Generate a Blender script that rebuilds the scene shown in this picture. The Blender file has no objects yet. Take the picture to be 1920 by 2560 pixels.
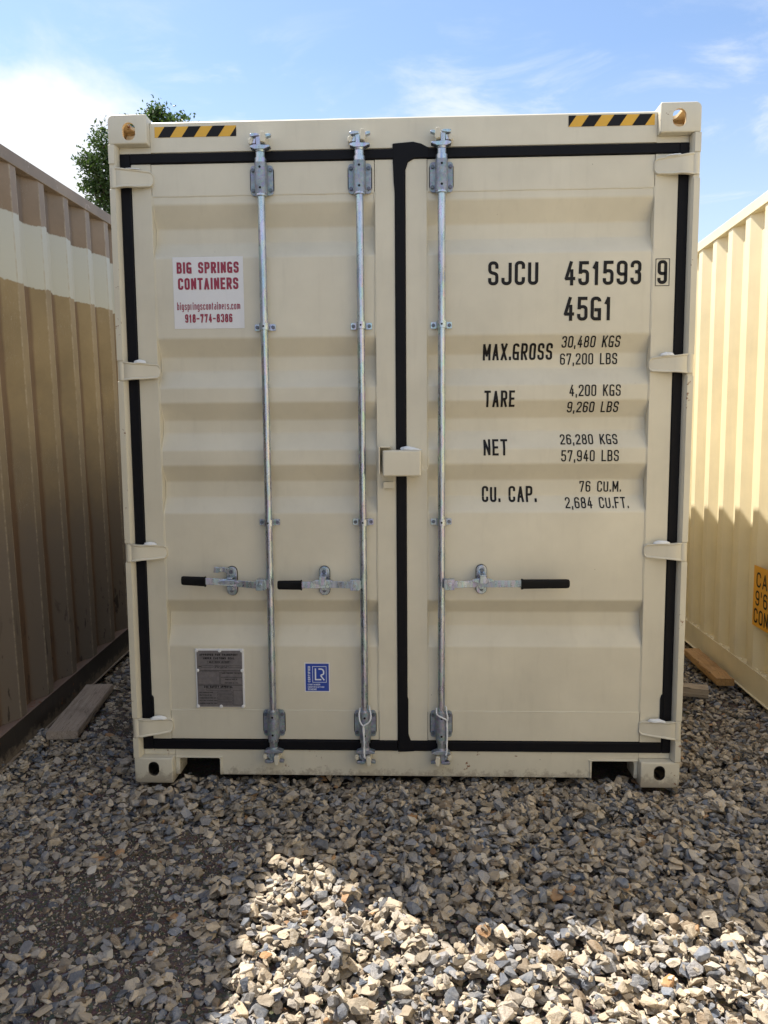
import bpy, bmesh, math, random
import numpy as np
from mathutils import Vector, Matrix, Euler, noise as mnoise

sc = bpy.context.scene
C = sc.collection
R = math.radians

# ------------------------------------------------------------------ camera, sky, sun
cam = bpy.data.cameras.new('camera')
cam.sensor_fit = 'HORIZONTAL'; cam.sensor_width = 36.0
cam.lens = 1900.0 / 1920.0 * 36.0
cam.clip_start = 0.05; cam.clip_end = 2000.0
co = bpy.data.objects.new('camera', cam); C.objects.link(co)
co.location = (0.0441, -3.2641, 1.5675)
co.rotation_euler = (1.46884, 0.0072533, 0.036872)
sc.camera = co

SUN_DIR = Vector((-0.406, 0.296, 0.8646)).normalized()      # towards the sun
SUN_EL = math.asin(SUN_DIR.z)
SUN_AZ = math.atan2(SUN_DIR.x, SUN_DIR.y)                    # clockwise from +Y

w = bpy.data.worlds.new('World'); sc.world = w; w.use_nodes = True
nt = w.node_tree; nt.nodes.clear()
def nn(t, **k):
    n = nt.nodes.new(t)
    for a, b in k.items(): setattr(n, a, b)
    return n
out = nn('ShaderNodeOutputWorld'); bg = nn('ShaderNodeBackground'); bg.inputs[1].default_value = 0.115
sky = nn('ShaderNodeTexSky', sky_type='NISHITA', sun_disc=False)
sky.sun_elevation = SUN_EL; sky.sun_rotation = SUN_AZ
sky.altitude = 200; sky.air_density = 1.0; sky.dust_density = 0.6; sky.ozone_density = 1.6
tc = nn('ShaderNodeTexCoord')
sep = nn('ShaderNodeSeparateXYZ'); nt.links.new(tc.outputs['Generated'], sep.inputs[0])
# thin clouds: noise on the view direction, denser low on the sun's side
mp = nn('ShaderNodeMapping'); mp.inputs['Scale'].default_value = (1.6, 1.6, 3.6); mp.inputs['Location'].default_value = (0.35, 0.2, 0.1)
nt.links.new(tc.outputs['Generated'], mp.inputs[0])
nz = nn('ShaderNodeTexNoise'); nz.inputs['Scale'].default_value = 1.9; nz.inputs['Detail'].default_value = 8; nz.inputs['Roughness'].default_value = 0.56
nz.inputs['Distortion'].default_value = 0.35
nt.links.new(mp.outputs[0], nz.inputs['Vector'])
def mth(op, a, b=None, clamp=False):
    n = nn('ShaderNodeMath', operation=op, use_clamp=clamp)
    for i, v in enumerate((a, b)):
        if v is None: continue
        if isinstance(v, (int, float)): n.inputs[i].default_value = v
        else: nt.links.new(v, n.inputs[i])
    return n.outputs[0]
sx, sy, sz = sep.outputs
# bias: more cloud towards -X and towards the horizon
b1 = mth('MULTIPLY', sx, -1.15)
b2 = mth('MULTIPLY', mth('MAXIMUM', sz, 0.31), -2.2)
bias = mth('ADD', mth('ADD', b1, b2), 0.34)
dens = mth('ADD', nz.outputs['Fac'], bias)
rmp = nn('ShaderNodeMapRange', interpolation_type='SMOOTHSTEP'); rmp.inputs[1].default_value = 0.37; rmp.inputs[2].default_value = 0.66
nt.links.new(dens, rmp.inputs[0])
# faint wisps elsewhere
mp2 = nn('ShaderNodeMapping'); mp2.inputs['Scale'].default_value = (2.2, 2.2, 6.5); mp2.inputs['Rotation'].default_value = (0.1, 0.35, 0.0); mp2.inputs['Location'].default_value = (1.7, 0.4, 0.9)
nt.links.new(tc.outputs['Generated'], mp2.inputs[0])
nz2 = nn('ShaderNodeTexNoise'); nz2.inputs['Scale'].default_value = 2.4; nz2.inputs['Detail'].default_value = 9; nz2.inputs['Roughness'].default_value = 0.62; nz2.inputs['Distortion'].default_value = 0.5
nt.links.new(mp2.outputs[0], nz2.inputs['Vector'])
low = nn('ShaderNodeMapRange', interpolation_type='SMOOTHSTEP'); low.inputs[1].default_value = 0.50; low.inputs[2].default_value = 0.33; nt.links.new(sz, low.inputs[0])
wsp = nn('ShaderNodeMapRange', interpolation_type='SMOOTHSTEP'); wsp.inputs[1].default_value = 0.47; wsp.inputs[2].default_value = 0.75; wsp.inputs[4].default_value = 0.75; nt.links.new(nz2.outputs['Fac'], wsp.inputs[0])
haz = nn('ShaderNodeMapRange'); haz.inputs[1].default_value = 0.42; haz.inputs[2].default_value = 0.15; haz.inputs[4].default_value = 0.35; nt.links.new(sz, haz.inputs[0])
# unseen bright cloud added behind the camera to lift the fill light
back = nn('ShaderNodeMapRange', interpolation_type='SMOOTHSTEP'); back.inputs[1].default_value = 0.25; back.inputs[2].default_value = -0.45; back.inputs[4].default_value = 0.6; nt.links.new(sy, back.inputs[0])
bcl = nn('ShaderNodeMapRange', interpolation_type='SMOOTHSTEP'); bcl.inputs[1].default_value = 0.34; bcl.inputs[2].default_value = 0.56; nt.links.new(nz.outputs['Fac'], bcl.inputs[0])
back_fill = mth('MULTIPLY', back.outputs[0], bcl.outputs[0])
allc = mth('MAXIMUM', mth('MAXIMUM', rmp.outputs[0], back_fill), mth('ADD', mth('MULTIPLY', wsp.outputs[0], low.outputs[0]), haz.outputs[0], clamp=True))
mx = nn('ShaderNodeMix', data_type='RGBA'); nt.links.new(allc, mx.inputs[0])
nt.links.new(sky.outputs[0], mx.inputs[6]); mx.inputs[7].default_value = (5.0, 5.1, 5.2, 1)
nt.links.new(mx.outputs[2], bg.inputs[0]); nt.links.new(bg.outputs[0], out.inputs[0])

sun = bpy.data.lights.new('sun', 'SUN'); sun.energy = 4.6; sun.angle = R(0.53); sun.color = (1.0, 0.94, 0.84)
so = bpy.data.objects.new('sun', sun); C.objects.link(so)
so.rotation_euler = SUN_DIR.to_track_quat('Z', 'Y').to_euler(); so.location = (-4, 3, 8)

vs = sc.view_settings; vs.view_transform = 'Standard'; vs.look = 'None'; vs.gamma = 1.0; vs.use_curve_mapping = False
vs.exposure = 0.95

# ------------------------------------------------------------------ materials
MATS = {}
def mat(name):
    m = bpy.data.materials.new(name); m.use_nodes = True; t = m.node_tree; t.nodes.clear()
    o = t.nodes.new('ShaderNodeOutputMaterial'); b = t.nodes.new('ShaderNodeBsdfPrincipled'); t.links.new(b.outputs[0], o.inputs[0])
    MATS[name] = m
    return m, t, b
class T:
    """small node helper"""
    def __init__(s, t): s.t = t
    def n(s, ty, ins=None, **k):
        n = s.t.nodes.new(ty)
        for a, b in k.items(): setattr(n, a, b)
        for a, b in (ins or {}).items(): s.set(n.inputs[a], b)
        return n
    def set(s, i, v):
        if hasattr(v, 'is_output') or isinstance(v, bpy.types.NodeSocket): s.t.links.new(v, i)
        else: i.default_value = v
    def math(s, op, a, b=0.0, clamp=False):
        n = s.n('ShaderNodeMath', operation=op, use_clamp=clamp); s.set(n.inputs[0], a); s.set(n.inputs[1], b); return n.outputs[0]
    def noise(s, vec, scale, detail=3, rough=0.5, dist=0.0):
        return s.n('ShaderNodeTexNoise', {'Vector': vec, 'Scale': scale, 'Detail': detail, 'Roughness': rough, 'Distortion': dist}).outputs['Fac']
    def mapr(s, v, a, b, c=0.0, d=1.0):
        n = s.n('ShaderNodeMapRange', {0: v, 1: a, 2: b, 3: c, 4: d}); return n.outputs[0]
    def mix(s, f, a, b, blend='MIX'):
        n = s.n('ShaderNodeMix', data_type='RGBA', blend_type=blend); s.set(n.inputs[0], f); s.set(n.inputs[6], a); s.set(n.inputs[7], b); return n.outputs[2]
    def bump(s, h, st=0.3, dist=0.01):
        return s.n('ShaderNodeBump', {'Height': h, 'Strength': st, 'Distance': dist}).outputs[0]
    def obj(s): return s.n('ShaderNodeTexCoord').outputs['Object']
    def scale(s, v, x, y, z):
        return s.n('ShaderNodeMapping', {0: v, 3: (x, y, z)}).outputs[0]

def paint(name, col, rough=0.42, var=0.06, rust=0.0, specks=0.6, bump=0.05, rustcol=(0.20, 0.075, 0.025, 1)):
    m, t, b = mat(name); h = T(t); v = h.obj()
    n1 = h.noise(v, 2.3, 5, 0.6); n2 = h.noise(h.scale(v, 9, 9, 1.2), 3, 4, 0.6)
    dark = tuple(c * (1 - var * 2) for c in col) + (1,); light = tuple(min(1, c * (1 + var)) for c in col) + (1,)
    c = h.mix(h.mapr(n1, 0.3, 0.7), dark, light)
    c = h.mix(h.mapr(n2, 0.55, 0.8, 0, 0.10), c, (0.25, 0.22, 0.17, 1))
    # tiny chips and dirt specks
    vo = h.n('ShaderNodeTexVoronoi', {'Vector': v, 'Scale': 9.0, 'Randomness': 1.0})
    sp = h.mapr(h.math('ADD', vo.outputs['Distance'], h.math('MULTIPLY', h.noise(v, 220, 2), 0.02)), 0.018, 0.034, 1, 0)
    gate = h.mapr(h.noise(v, 5, 2), 0.52, 0.56)
    c = h.mix(h.math('MULTIPLY', h.math('MULTIPLY', sp, gate), specks), c, (0.10, 0.07, 0.05, 1))
    if rust != 0:
        # mud splashed up the lowest few centimetres
        zz = h.n('ShaderNodeSeparateXYZ', {0: v}).outputs[2]
        mud = h.math('ADD', h.noise(v, 24, 6, .75), h.mapr(zz, .01, .10, .22, -.22))
        c = h.mix(h.mapr(mud, .50, .64, 0, .55), c, (0.26, 0.21, 0.155, 1))
        r = h.noise(v, 38, 6, 0.7); r2 = h.noise(v, 7, 3)
        f = h.mapr(h.math('ADD', r, h.math('MULTIPLY', r2, 0.7)), 1.02 - rust, 1.06 - rust)
        c = h.mix(f, c, rustcol)
    t.links.new(c, b.inputs['Base Color']); b.inputs['Roughness'].default_value = rough
    hh = h.math('ADD', h.noise(v, 6, 2), h.math('MULTIPLY', h.noise(v, 160, 2), 0.08))
    t.links.new(h.bump(hh, bump, 0.02), b.inputs['Normal'])
    return m
BEIGE = (0.665, 0.620, 0.505)
M_beige = paint('beige_paint', BEIGE)
M_beige_rust = paint('beige_paint_with_rust', BEIGE, rust=-0.03, specks=0.9, bump=0.16)
M_ochre = paint('rusty_warm_lit_ochre', (0.74, 0.57, 0.34), rough=0.7, rust=0.06, specks=0.8)  # warm bounce light inside the top fittings' holes put into the colour
M_cream = paint('cream_paint', (0.85, 0.745, 0.51), rough=0.4, specks=0.25)
M_white = paint('white_sealant', (0.80, 0.82, 0.84), rough=0.6, specks=0, bump=0.3)
M_stripe_y = paint('yellow_vinyl', (0.72, 0.40, 0.03), rough=0.35, specks=0.1, bump=0)
M_sign = paint('white_vinyl', (0.74, 0.74, 0.76), rough=0.35, specks=0.25, var=0.02, bump=0.02)
M_maroon = paint('maroon_ink', (0.30, 0.022, 0.055), rough=0.35, specks=0, var=0.05, bump=0)
M_blue = paint('blue_vinyl', (0.012, 0.055, 0.38), rough=0.35, specks=0, var=0.03, bump=0)
M_lite = paint('pale_ink', (0.70, 0.76, 0.85), rough=0.4, specks=0, var=0.02, bump=0)
M_orange = paint('amber_vinyl', (0.80, 0.38, 0.01), rough=0.4, specks=0.1, bump=0)

def simple(name, col, rough=0.5, metal=0.0, ns=30, nv=0.15, bump=0.1, spec=0.5):
    m, t, b = mat(name); h = T(t); v = h.obj()
    n = h.noise(v, ns, 4, 0.6)
    c = h.mix(h.mapr(n, 0.3, 0.7), tuple(x * (1 - nv) for x in col) + (1,), tuple(min(1, x * (1 + nv)) for x in col) + (1,))
    t.links.new(c, b.inputs['Base Color']); b.inputs['Roughness'].default_value = rough; b.inputs['Metallic'].default_value = metal; b.inputs['Specular IOR Level'].default_value = spec
    if bump: t.links.new(h.bump(n, bump, 0.003), b.inputs['Normal'])
    return m
M_rubber = simple('black_rubber', (0.0045, 0.0045, 0.007), 0.6, spec=0.18)
M_grip = simple('black_rubber_grip', (0.006, 0.006, 0.007), 0.7, spec=0.2)
M_ink = simple('black_ink', (0.007, 0.006, 0.007), 0.5, bump=0, spec=0.25)
M_hole = simple('dark_hole', (0.004, 0.004, 0.004), 0.9, bump=0)
M_plate = simple('etched_steel_plate', (0.19, 0.175, 0.18), 0.45, 0.25, ns=60)
M_cord = simple('white_cord', (0.72, 0.74, 0.78), 0.8)

def galv(name, lo, hi, rough, metal, stretch):
    m, t, b = mat(name); h = T(t); v = h.obj()
    v2 = h.scale(v, 1, 1, stretch)
    n = h.noise(v2, 55, 6, 0.75, 1.0); n3 = h.noise(v2, 14, 3, 0.6)
    vo = h.n('ShaderNodeTexVoronoi', {'Vector': v2, 'Scale': 90.0}).outputs['Color']
    f = h.math('ADD', h.math('MULTIPLY', n, 0.6), h.math('MULTIPLY', n3, 0.4))
    c = h.mix(h.mapr(f, 0.35, 0.65), lo + (1,), hi + (1,))
    c = h.mix(0.12, c, vo, 'OVERLAY')
    t.links.new(c, b.inputs['Base Color']); b.inputs['Metallic'].default_value = metal
    t.links.new(h.mapr(n, 0.3, 0.7, rough - 0.08, rough + 0.14), b.inputs['Roughness'])
    t.links.new(h.bump(n, 0.15, 0.002), b.inputs['Normal'])
    return m
M_galv = galv('galvanized_steel', (0.30, 0.35, 0.42), (0.60, 0.66, 0.75), 0.27, 0.85, 0.25)
M_galv_dk = galv('dull_galvanized_steel', (0.20, 0.23, 0.28), (0.40, 0.44, 0.50), 0.45, 0.6, 1.0)
M_bolt = galv('dark_bolt_steel', (0.10, 0.11, 0.14), (0.20, 0.22, 0.26), 0.45, 0.6, 1.0)

# brown container wall with its painted bands (local z of the wall)
def band_paint():
    m, t, b = mat('brown_tan_banded_paint'); h = T(t); v = h.obj()
    s = h.n('ShaderNodeSeparateXYZ', {0: v}); z = s.outputs[2]
    wob = h.math('MULTIPLY', h.math('SUBTRACT', h.noise(h.scale(v, 1, 1, 0.4), 2.2, 2), 0.5), 0.10)
    wob2 = h.math('MULTIPLY', h.math('SUBTRACT', h.noise(v, 40, 3), 0.5), 0.022)
    zz = h.math('ADD', z, h.math('ADD', wob, wob2))
    pale = (0.48, 0.49, 0.445, 1); tan = (0.29, 0.185, 0.085, 1)
    n = h.noise(v, 3.0, 5, 0.65)
    br = h.mix(h.mapr(n, 0.3, 0.7), (0.200, 0.142, 0.090, 1), (0.265, 0.190, 0.125, 1))
    ta = h.mix(h.mapr(n, 0.3, 0.7), (0.215, 0.160, 0.084, 1), (0.300, 0.225, 0.120, 1))
    # duller brown towards the foot, soft edge: weaker bounce light put into the colour
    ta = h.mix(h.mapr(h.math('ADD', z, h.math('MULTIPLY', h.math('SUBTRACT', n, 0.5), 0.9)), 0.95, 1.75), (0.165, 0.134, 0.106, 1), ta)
    # darker red-brown strip along each rib's inner flat, in the tan and brown only
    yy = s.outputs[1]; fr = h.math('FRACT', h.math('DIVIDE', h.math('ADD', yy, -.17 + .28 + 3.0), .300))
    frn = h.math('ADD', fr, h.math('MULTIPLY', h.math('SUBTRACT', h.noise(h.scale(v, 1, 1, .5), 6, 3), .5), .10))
    bare = h.math('MULTIPLY', h.mapr(fr, .44, .48), h.mapr(frn, .69, .74, 1, 0))  # mask of the darker strip
    old = h.mix(h.mapr(n, 0.3, 0.7), (0.115, 0.066, 0.038, 1), (0.155, 0.090, 0.052, 1))  # the strip's red-brown
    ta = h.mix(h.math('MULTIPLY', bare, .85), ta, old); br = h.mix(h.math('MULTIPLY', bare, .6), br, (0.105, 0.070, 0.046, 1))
    c = h.mix(h.mapr(zz, 2.278, 2.284), ta, pale)
    c = h.mix(h.mapr(zz, 2.603, 2.609), c, br)
    # dark run stains low on the wall
    st = h.noise(h.scale(v, 1, 7, 1.6), 4.2, 4, 0.6, 0.4)
    low = h.mapr(z, 0.75, 0.35)
    f = h.math('MULTIPLY', h.mapr(st, 0.60, 0.63), low)
    c = h.mix(h.math('MULTIPLY', f, 0.8), c, (0.025, 0.02, 0.018, 1))
    # pale scratches
    sc1 = h.noise(h.scale(v, 1, 30, 3), 3.0, 2, 0.5, 1.5)
    f = h.math('MULTIPLY', h.mapr(h.math('ABSOLUTE', h.math('SUBTRACT', sc1, 0.5)), 0.0, 0.006, 1, 0), h.mapr(h.noise(v, 2.6, 2), 0.56, 0.6))
    c = h.mix(h.math('MULTIPLY', f, 0.45), c, (0.5, 0.47, 0.42, 1))
    # paint rubbed thin along the ribs' outer edges
    for cpos in (0.0, .200, 1.0):
        e = h.mapr(h.math('ABSOLUTE', h.math('SUBTRACT', fr, cpos)), .012, .022, 1, 0)
        c = h.mix(h.math('MULTIPLY', e, h.mapr(h.noise(h.scale(v, 1, 1, 3), 7, 4, .7), .40, .62, .05, .65)), c, (0.40, 0.34, 0.25, 1))
    # worn paint speckle
    c = h.mix(h.mapr(h.noise(v, 90, 5, 0.7), 0.66, 0.72, 0, 0.35), c, (0.42, 0.36, 0.30, 1))
    t.links.new(c, b.inputs['Base Color']); b.inputs['Roughness'].default_value = 0.5
    t.links.new(h.bump(h.math('ADD', h.noise(v, 3, 3), h.math('MULTIPLY', h.noise(v, 120, 2), 0.05)), 0.12, 0.03), b.inputs['Normal'])
    return m
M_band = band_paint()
M_brown = paint('brown_rail_paint', (0.24, 0.175, 0.12), rough=0.55, rust=0.02, var=0.15, specks=1, rustcol=(0.42, 0.34, 0.28, 1))
M_dkrail = paint('dark_sill_paint', (0.032, 0.027, 0.023), rough=0.5, rust=-0.04, var=0.2, specks=1)
M_shelf = paint('faded_brown_ledge_paint', (0.20, 0.14, 0.115), rough=0.6, rust=0.03, var=0.15, specks=1)

def wood(name, a, bcol, crack=(0.05, 0.035, 0.022, 1)):
    m, t, b = mat(name); h = T(t); v = h.obj()
    g = h.noise(h.scale(v, 1.2, 22, 22), 3.0, 6, 0.7, 0.6)
    c = h.mix(h.mapr(g, 0.32, 0.68), a + (1,), bcol + (1,))
    k = h.noise(h.scale(v, 0.9, 14, 9), 2.3, 3, 0.6, 0.8)
    c = h.mix(h.mapr(h.math('ABSOLUTE', h.math('SUBTRACT', k, 0.53)), 0.0, 0.012, 0.85, 0), c, crack)
    c = h.mix(h.mapr(h.noise(v, 6, 4, 0.7), 0.5, 0.75, 0, 0.5), c, tuple(x * 0.5 for x in a) + (1,))
    t.links.new(c, b.inputs['Base Color']); b.inputs['Roughness'].default_value = 0.8
    t.links.new(h.bump(g, 0.5, 0.004), b.inputs['Normal'])
    return m
M_woodL = wood('weathered_board_wood', (0.33, 0.26, 0.205), (0.46, 0.38, 0.31))
M_woodO = wood('orange_split_wood', (0.36, 0.19, 0.065), (0.52, 0.31, 0.12))
M_woodP = wood('pale_weathered_wood', (0.26, 0.20, 0.145), (0.46, 0.38, 0.28))

def stone_mat():
    m, t, b = mat('crushed_limestone'); h = T(t)
    at = h.n('ShaderNodeAttribute', attribute_name='rnd').outputs['Fac']
    at2 = h.math('FRACT', h.math('MULTIPLY', at, 91.7)); at3 = h.math('FRACT', h.math('MULTIPLY', at, 377.3))
    v = h.obj()
    cr = h.n('ShaderNodeValToRGB', {0: at}); r = cr.color_ramp; r.interpolation = 'CONSTANT'
    cols = [(0.00, (0.435, 0.350, 0.248)), (0.23, (0.510, 0.430, 0.325)), (0.40, (0.280, 0.228, 0.168)), (0.52, (0.385, 0.335, 0.280)),
            (0.64, (0.245, 0.240, 0.250)), (0.75, (0.130, 0.150, 0.190)), (0.85, (0.062, 0.074, 0.102)), (0.91, (0.20, 0.140, 0.085)),
            (0.967, (0.36, 0.185, 0.07)), (0.980, (0.50, 0.46, 0.40))]
    while len(r.elements) < len(cols): r.elements.new(0.5)
    for e, (p, c) in zip(r.elements, cols): e.position = p; e.color = c + (1,)
    c = cr.outputs[0]
    br = h.mapr(at2, 0, 1, 0.62, 1.25)
    c = h.mix(1.0, c, h.n('ShaderNodeCombineColor', {0: br, 1: br, 2: br}).outputs[0], 'MULTIPLY')
    off = h.n('ShaderNodeCombineXYZ', {0: h.math('MULTIPLY', at3, 40), 1: h.math('MULTIPLY', at2, 30), 2: 0.0}).outputs[0]
    vv = h.n('ShaderNodeVectorMath', {0: v, 1: off}, operation='ADD').outputs[0]
    n = h.noise(vv, 26, 5, 0.62, 0.4)
    c = h.mix(h.mapr(n, 0.35, 0.7, 0, 0.5), c, h.mix(0.55, c, (0.60, 0.54, 0.45, 1)))
    ve = h.noise(h.scale(vv, 1, 2.4, 1.3), 34, 2, 0.4, 1.6)
    f = h.math('MULTIPLY', h.mapr(h.math('ABSOLUTE', h.math('SUBTRACT', ve, 0.5)), 0, 0.016, 0.6, 0), h.mapr(at3, 0.72, 0.74))
    c = h.mix(f, c, (0.66, 0.66, 0.64, 1))
    c = h.mix(h.mapr(h.noise(vv, 190, 3, 0.6), 0.58, 0.8, 0, 0.4), c, (0.16, 0.13, 0.10, 1))
    t.links.new(c, b.inputs['Base Color']); b.inputs['Roughness'].default_value = 0.72
    hh = h.math('ADD', n, h.math('MULTIPLY', h.noise(vv, 130, 4, 0.65), 0.35))
    t.links.new(h.bump(hh, 0.75, 0.012), b.inputs['Normal'])
    return m
M_stone = stone_mat()
def soil_mat():
    m, t, b = mat('dark_soil'); h = T(t); v = h.obj()
    n = h.noise(v, 5, 6, 0.7); n2 = h.noise(v, 120, 4, 0.7); vo = h.n('ShaderNodeTexVoronoi', {'Vector': v, 'Scale': 95.0})
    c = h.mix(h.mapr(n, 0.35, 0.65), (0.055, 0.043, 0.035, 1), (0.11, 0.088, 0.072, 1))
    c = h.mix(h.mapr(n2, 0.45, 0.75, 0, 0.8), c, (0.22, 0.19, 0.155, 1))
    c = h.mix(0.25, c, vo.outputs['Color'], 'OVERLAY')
    # far off, the ground is the same gravel seen as grain
    pos = h.n('ShaderNodeSeparateXYZ', {0: v}); d = h.n('ShaderNodeVectorMath', {0: v}, operation='LENGTH').outputs['Value']
    v3 = h.n('ShaderNodeTexVoronoi', {'Vector': v, 'Scale': 26.0}); 
    g = h.mix(h.mapr(v3.outputs['Distance'], 0, 0.6), (0.42, 0.37, 0.29, 1), (0.16, 0.14, 0.12, 1))
    c = h.mix(h.mapr(d, 4.5, 6.0), c, g)
    t.links.new(c, b.inputs['Base Color']); b.inputs['Roughness'].default_value = 0.95
    t.links.new(h.bump(h.math('ADD', n2, h.math('MULTIPLY', vo.outputs['Distance'], 0.6)), 0.8, 0.012), b.inputs['Normal'])
    return m
M_soil = soil_mat()
def leaf_mat():
    m, t, b = mat('tree_leaves'); h = T(t)
    rp = h.n('ShaderNodeNewGeometry').outputs['Random Per Island']
    c = h.mix(rp, (0.022, 0.050, 0.014, 1), (0.080, 0.135, 0.036, 1))
    t.links.new(c, b.inputs['Base Color']); b.inputs['Roughness'].default_value = 0.45
    o = [n for n in t.nodes if n.type == 'OUTPUT_MATERIAL'][0]
    tr = h.n('ShaderNodeBsdfTranslucent', {'Color': h.mix(rp, (0.025, 0.06, 0.008, 1), (0.09, 0.16, 0.02, 1))})
    ms = h.n('ShaderNodeMixShader', {0: 0.35}); t.links.new(b.outputs[0], ms.inputs[1]); t.links.new(tr.outputs[0], ms.inputs[2])
    t.links.new(ms.outputs[0], o.inputs[0])
    return m
M_leaf = leaf_mat()
M_bark = simple('tree_bark', (0.10, 0.075, 0.055), 0.9, ns=12, nv=0.4, bump=0.6)
M_twig = simple('dry_grass_stalk', (0.20, 0.13, 0.07), 0.8)

# ------------------------------------------------------------------ object helpers
def new_obj(name, me, parent=None, m=None):
    o = bpy.data.objects.new(name, me); C.objects.link(o)
    if parent is not None: o.parent = parent
    if m is not None:
        for x in (m if isinstance(m, (list, tuple)) else [m]): me.materials.append(x)
    return o
def tag(o, label=None, cat=None, group=None, kind=None):
    if label: o['label'] = label
    if cat: o['category'] = cat
    if group: o['group'] = group
    if kind: o['kind'] = kind
    return o
def empty(name, loc, rot=(0, 0, 0)):
    o = bpy.data.objects.new(name, None); o.location = loc; o.rotation_euler = rot; o.empty_display_size = 0.2; C.objects.link(o); return o
def from_bm(name, bm, m, parent=None, bevel=0.0, smooth=True, seg=2, ang=35):
    bmesh.ops.recalc_face_normals(bm, faces=bm.faces[:])
    me = bpy.data.meshes.new(name); bm.to_mesh(me); bm.free()
    o = new_obj(name, me, parent, m)
    if smooth:
        me.shade_smooth(); me.set_sharp_from_angle(angle=R(ang))
    if bevel:
        b = o.modifiers.new('bevel', 'BEVEL'); b.width = bevel; b.segments = seg; b.limit_method = 'ANGLE'; b.angle_limit = R(ang); b.harden_normals = True
    return o
def box(bm, x0, x1, y0, y1, z0, z1, mi=0):
    vs = [bm.verts.new(p) for p in ((x0, y0, z0), (x1, y0, z0), (x1, y1, z0), (x0, y1, z0), (x0, y0, z1), (x1, y0, z1), (x1, y1, z1), (x0, y1, z1))]
    for f in ((0, 3, 2, 1), (4, 5, 6, 7), (0, 1, 5, 4), (1, 2, 6, 5), (2, 3, 7, 6), (3, 0, 4, 7)):
        bm.faces.new([vs[i] for i in f]).material_index = mi
def prism(bm, pts, y0, y1, mi=0, axis='y'):
    """polygon pts (a,b) extruded; axis y: (x,z) outline, axis z: (x,y), axis x: (y,z)"""
    def P(a, b, c): return {'y': (a, c, b), 'z': (a, b, c), 'x': (c, a, b)}[axis]
    A = [bm.verts.new(P(a, b, y0)) for a, b in pts]; B = [bm.verts.new(P(a, b, y1)) for a, b in pts]
    bm.faces.new(A).material_index = mi; bm.faces.new(B[::-1]).material_index = mi
    n = len(pts)
    for i in range(n):
        bm.faces.new((A[i], B[i], B[(i + 1) % n], A[(i + 1) % n])).material_index = mi
def cyl(bm, p, q, r, n=16, r2=None, mi=0, cap=True):
    p = Vector(p); q = Vector(q); r2 = r if r2 is None else r2
    d = (q - p).normalized(); a = d.orthogonal().normalized(); b = d.cross(a)
    A = []; B = []
    for i in range(n):
        t = 2 * math.pi * i / n; o = a * math.cos(t) + b * math.sin(t)
        A.append(bm.verts.new(p + o * r)); B.append(bm.verts.new(q + o * r2))
    for i in range(n): bm.faces.new((A[i], A[(i + 1) % n], B[(i + 1) % n], B[i])).material_index = mi
    if cap: bm.faces.new(A[::-1]).material_index = mi; bm.faces.new(B).material_index = mi
def tube(bm, pts, r, n=8, mi=0):
    pts = [Vector(p) for p in pts]; rings = []
    a = None
    for i, p in enumerate(pts):
        d = (pts[min(i + 1, len(pts) - 1)] - pts[max(i - 1, 0)]).normalized()
        if a is None: a = d.orthogonal().normalized()
        a = (a - d * a.dot(d)).normalized(); b = d.cross(a)
        rr = r[i] if isinstance(r, (list, tuple)) else r
        rings.append([bm.verts.new(p + (a * math.cos(2 * math.pi * k / n) + b * math.sin(2 * math.pi * k / n)) * rr) for k in range(n)])
    for A, B in zip(rings, rings[1:]):
        for k in range(n): bm.faces.new((A[k], A[(k + 1) % n], B[(k + 1) % n], B[k])).material_index = mi
    bm.faces.new(rings[0][::-1]).material_index = mi; bm.faces.new(rings[-1]).material_index = mi
def rrect(x0, x1, z0, z1, r, n=5):
    P = []
    for cx, cz, a0 in ((x1 - r, z1 - r, 0), (x0 + r, z1 - r, 90), (x0 + r, z0 + r, 180), (x1 - r, z0 + r, 270)):
        for i in range(n + 1):
            a = R(a0 + 90 * i / n); P.append((cx + r * math.cos(a), cz + r * math.sin(a)))
    return P
def BM(): return bmesh.new()
def boolean(o, cutters):
    for c in cutters:
        md = o.modifiers.new('cut', 'BOOLEAN'); md.operation = 'DIFFERENCE'; md.solver = 'EXACT'; md.object = c
    bpy.context.view_layer.update()
    dg = bpy.context.evaluated_depsgraph_get()
    me = bpy.data.meshes.new_from_object(o.evaluated_get(dg)); old = o.data; me.name = old.name
    o.modifiers.clear(); o.data = me
    for c in cutters: bpy.data.objects.remove(c, do_unlink=True)
    me.shade_smooth(); me.set_sharp_from_angle(angle=R(32))
    return o

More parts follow.
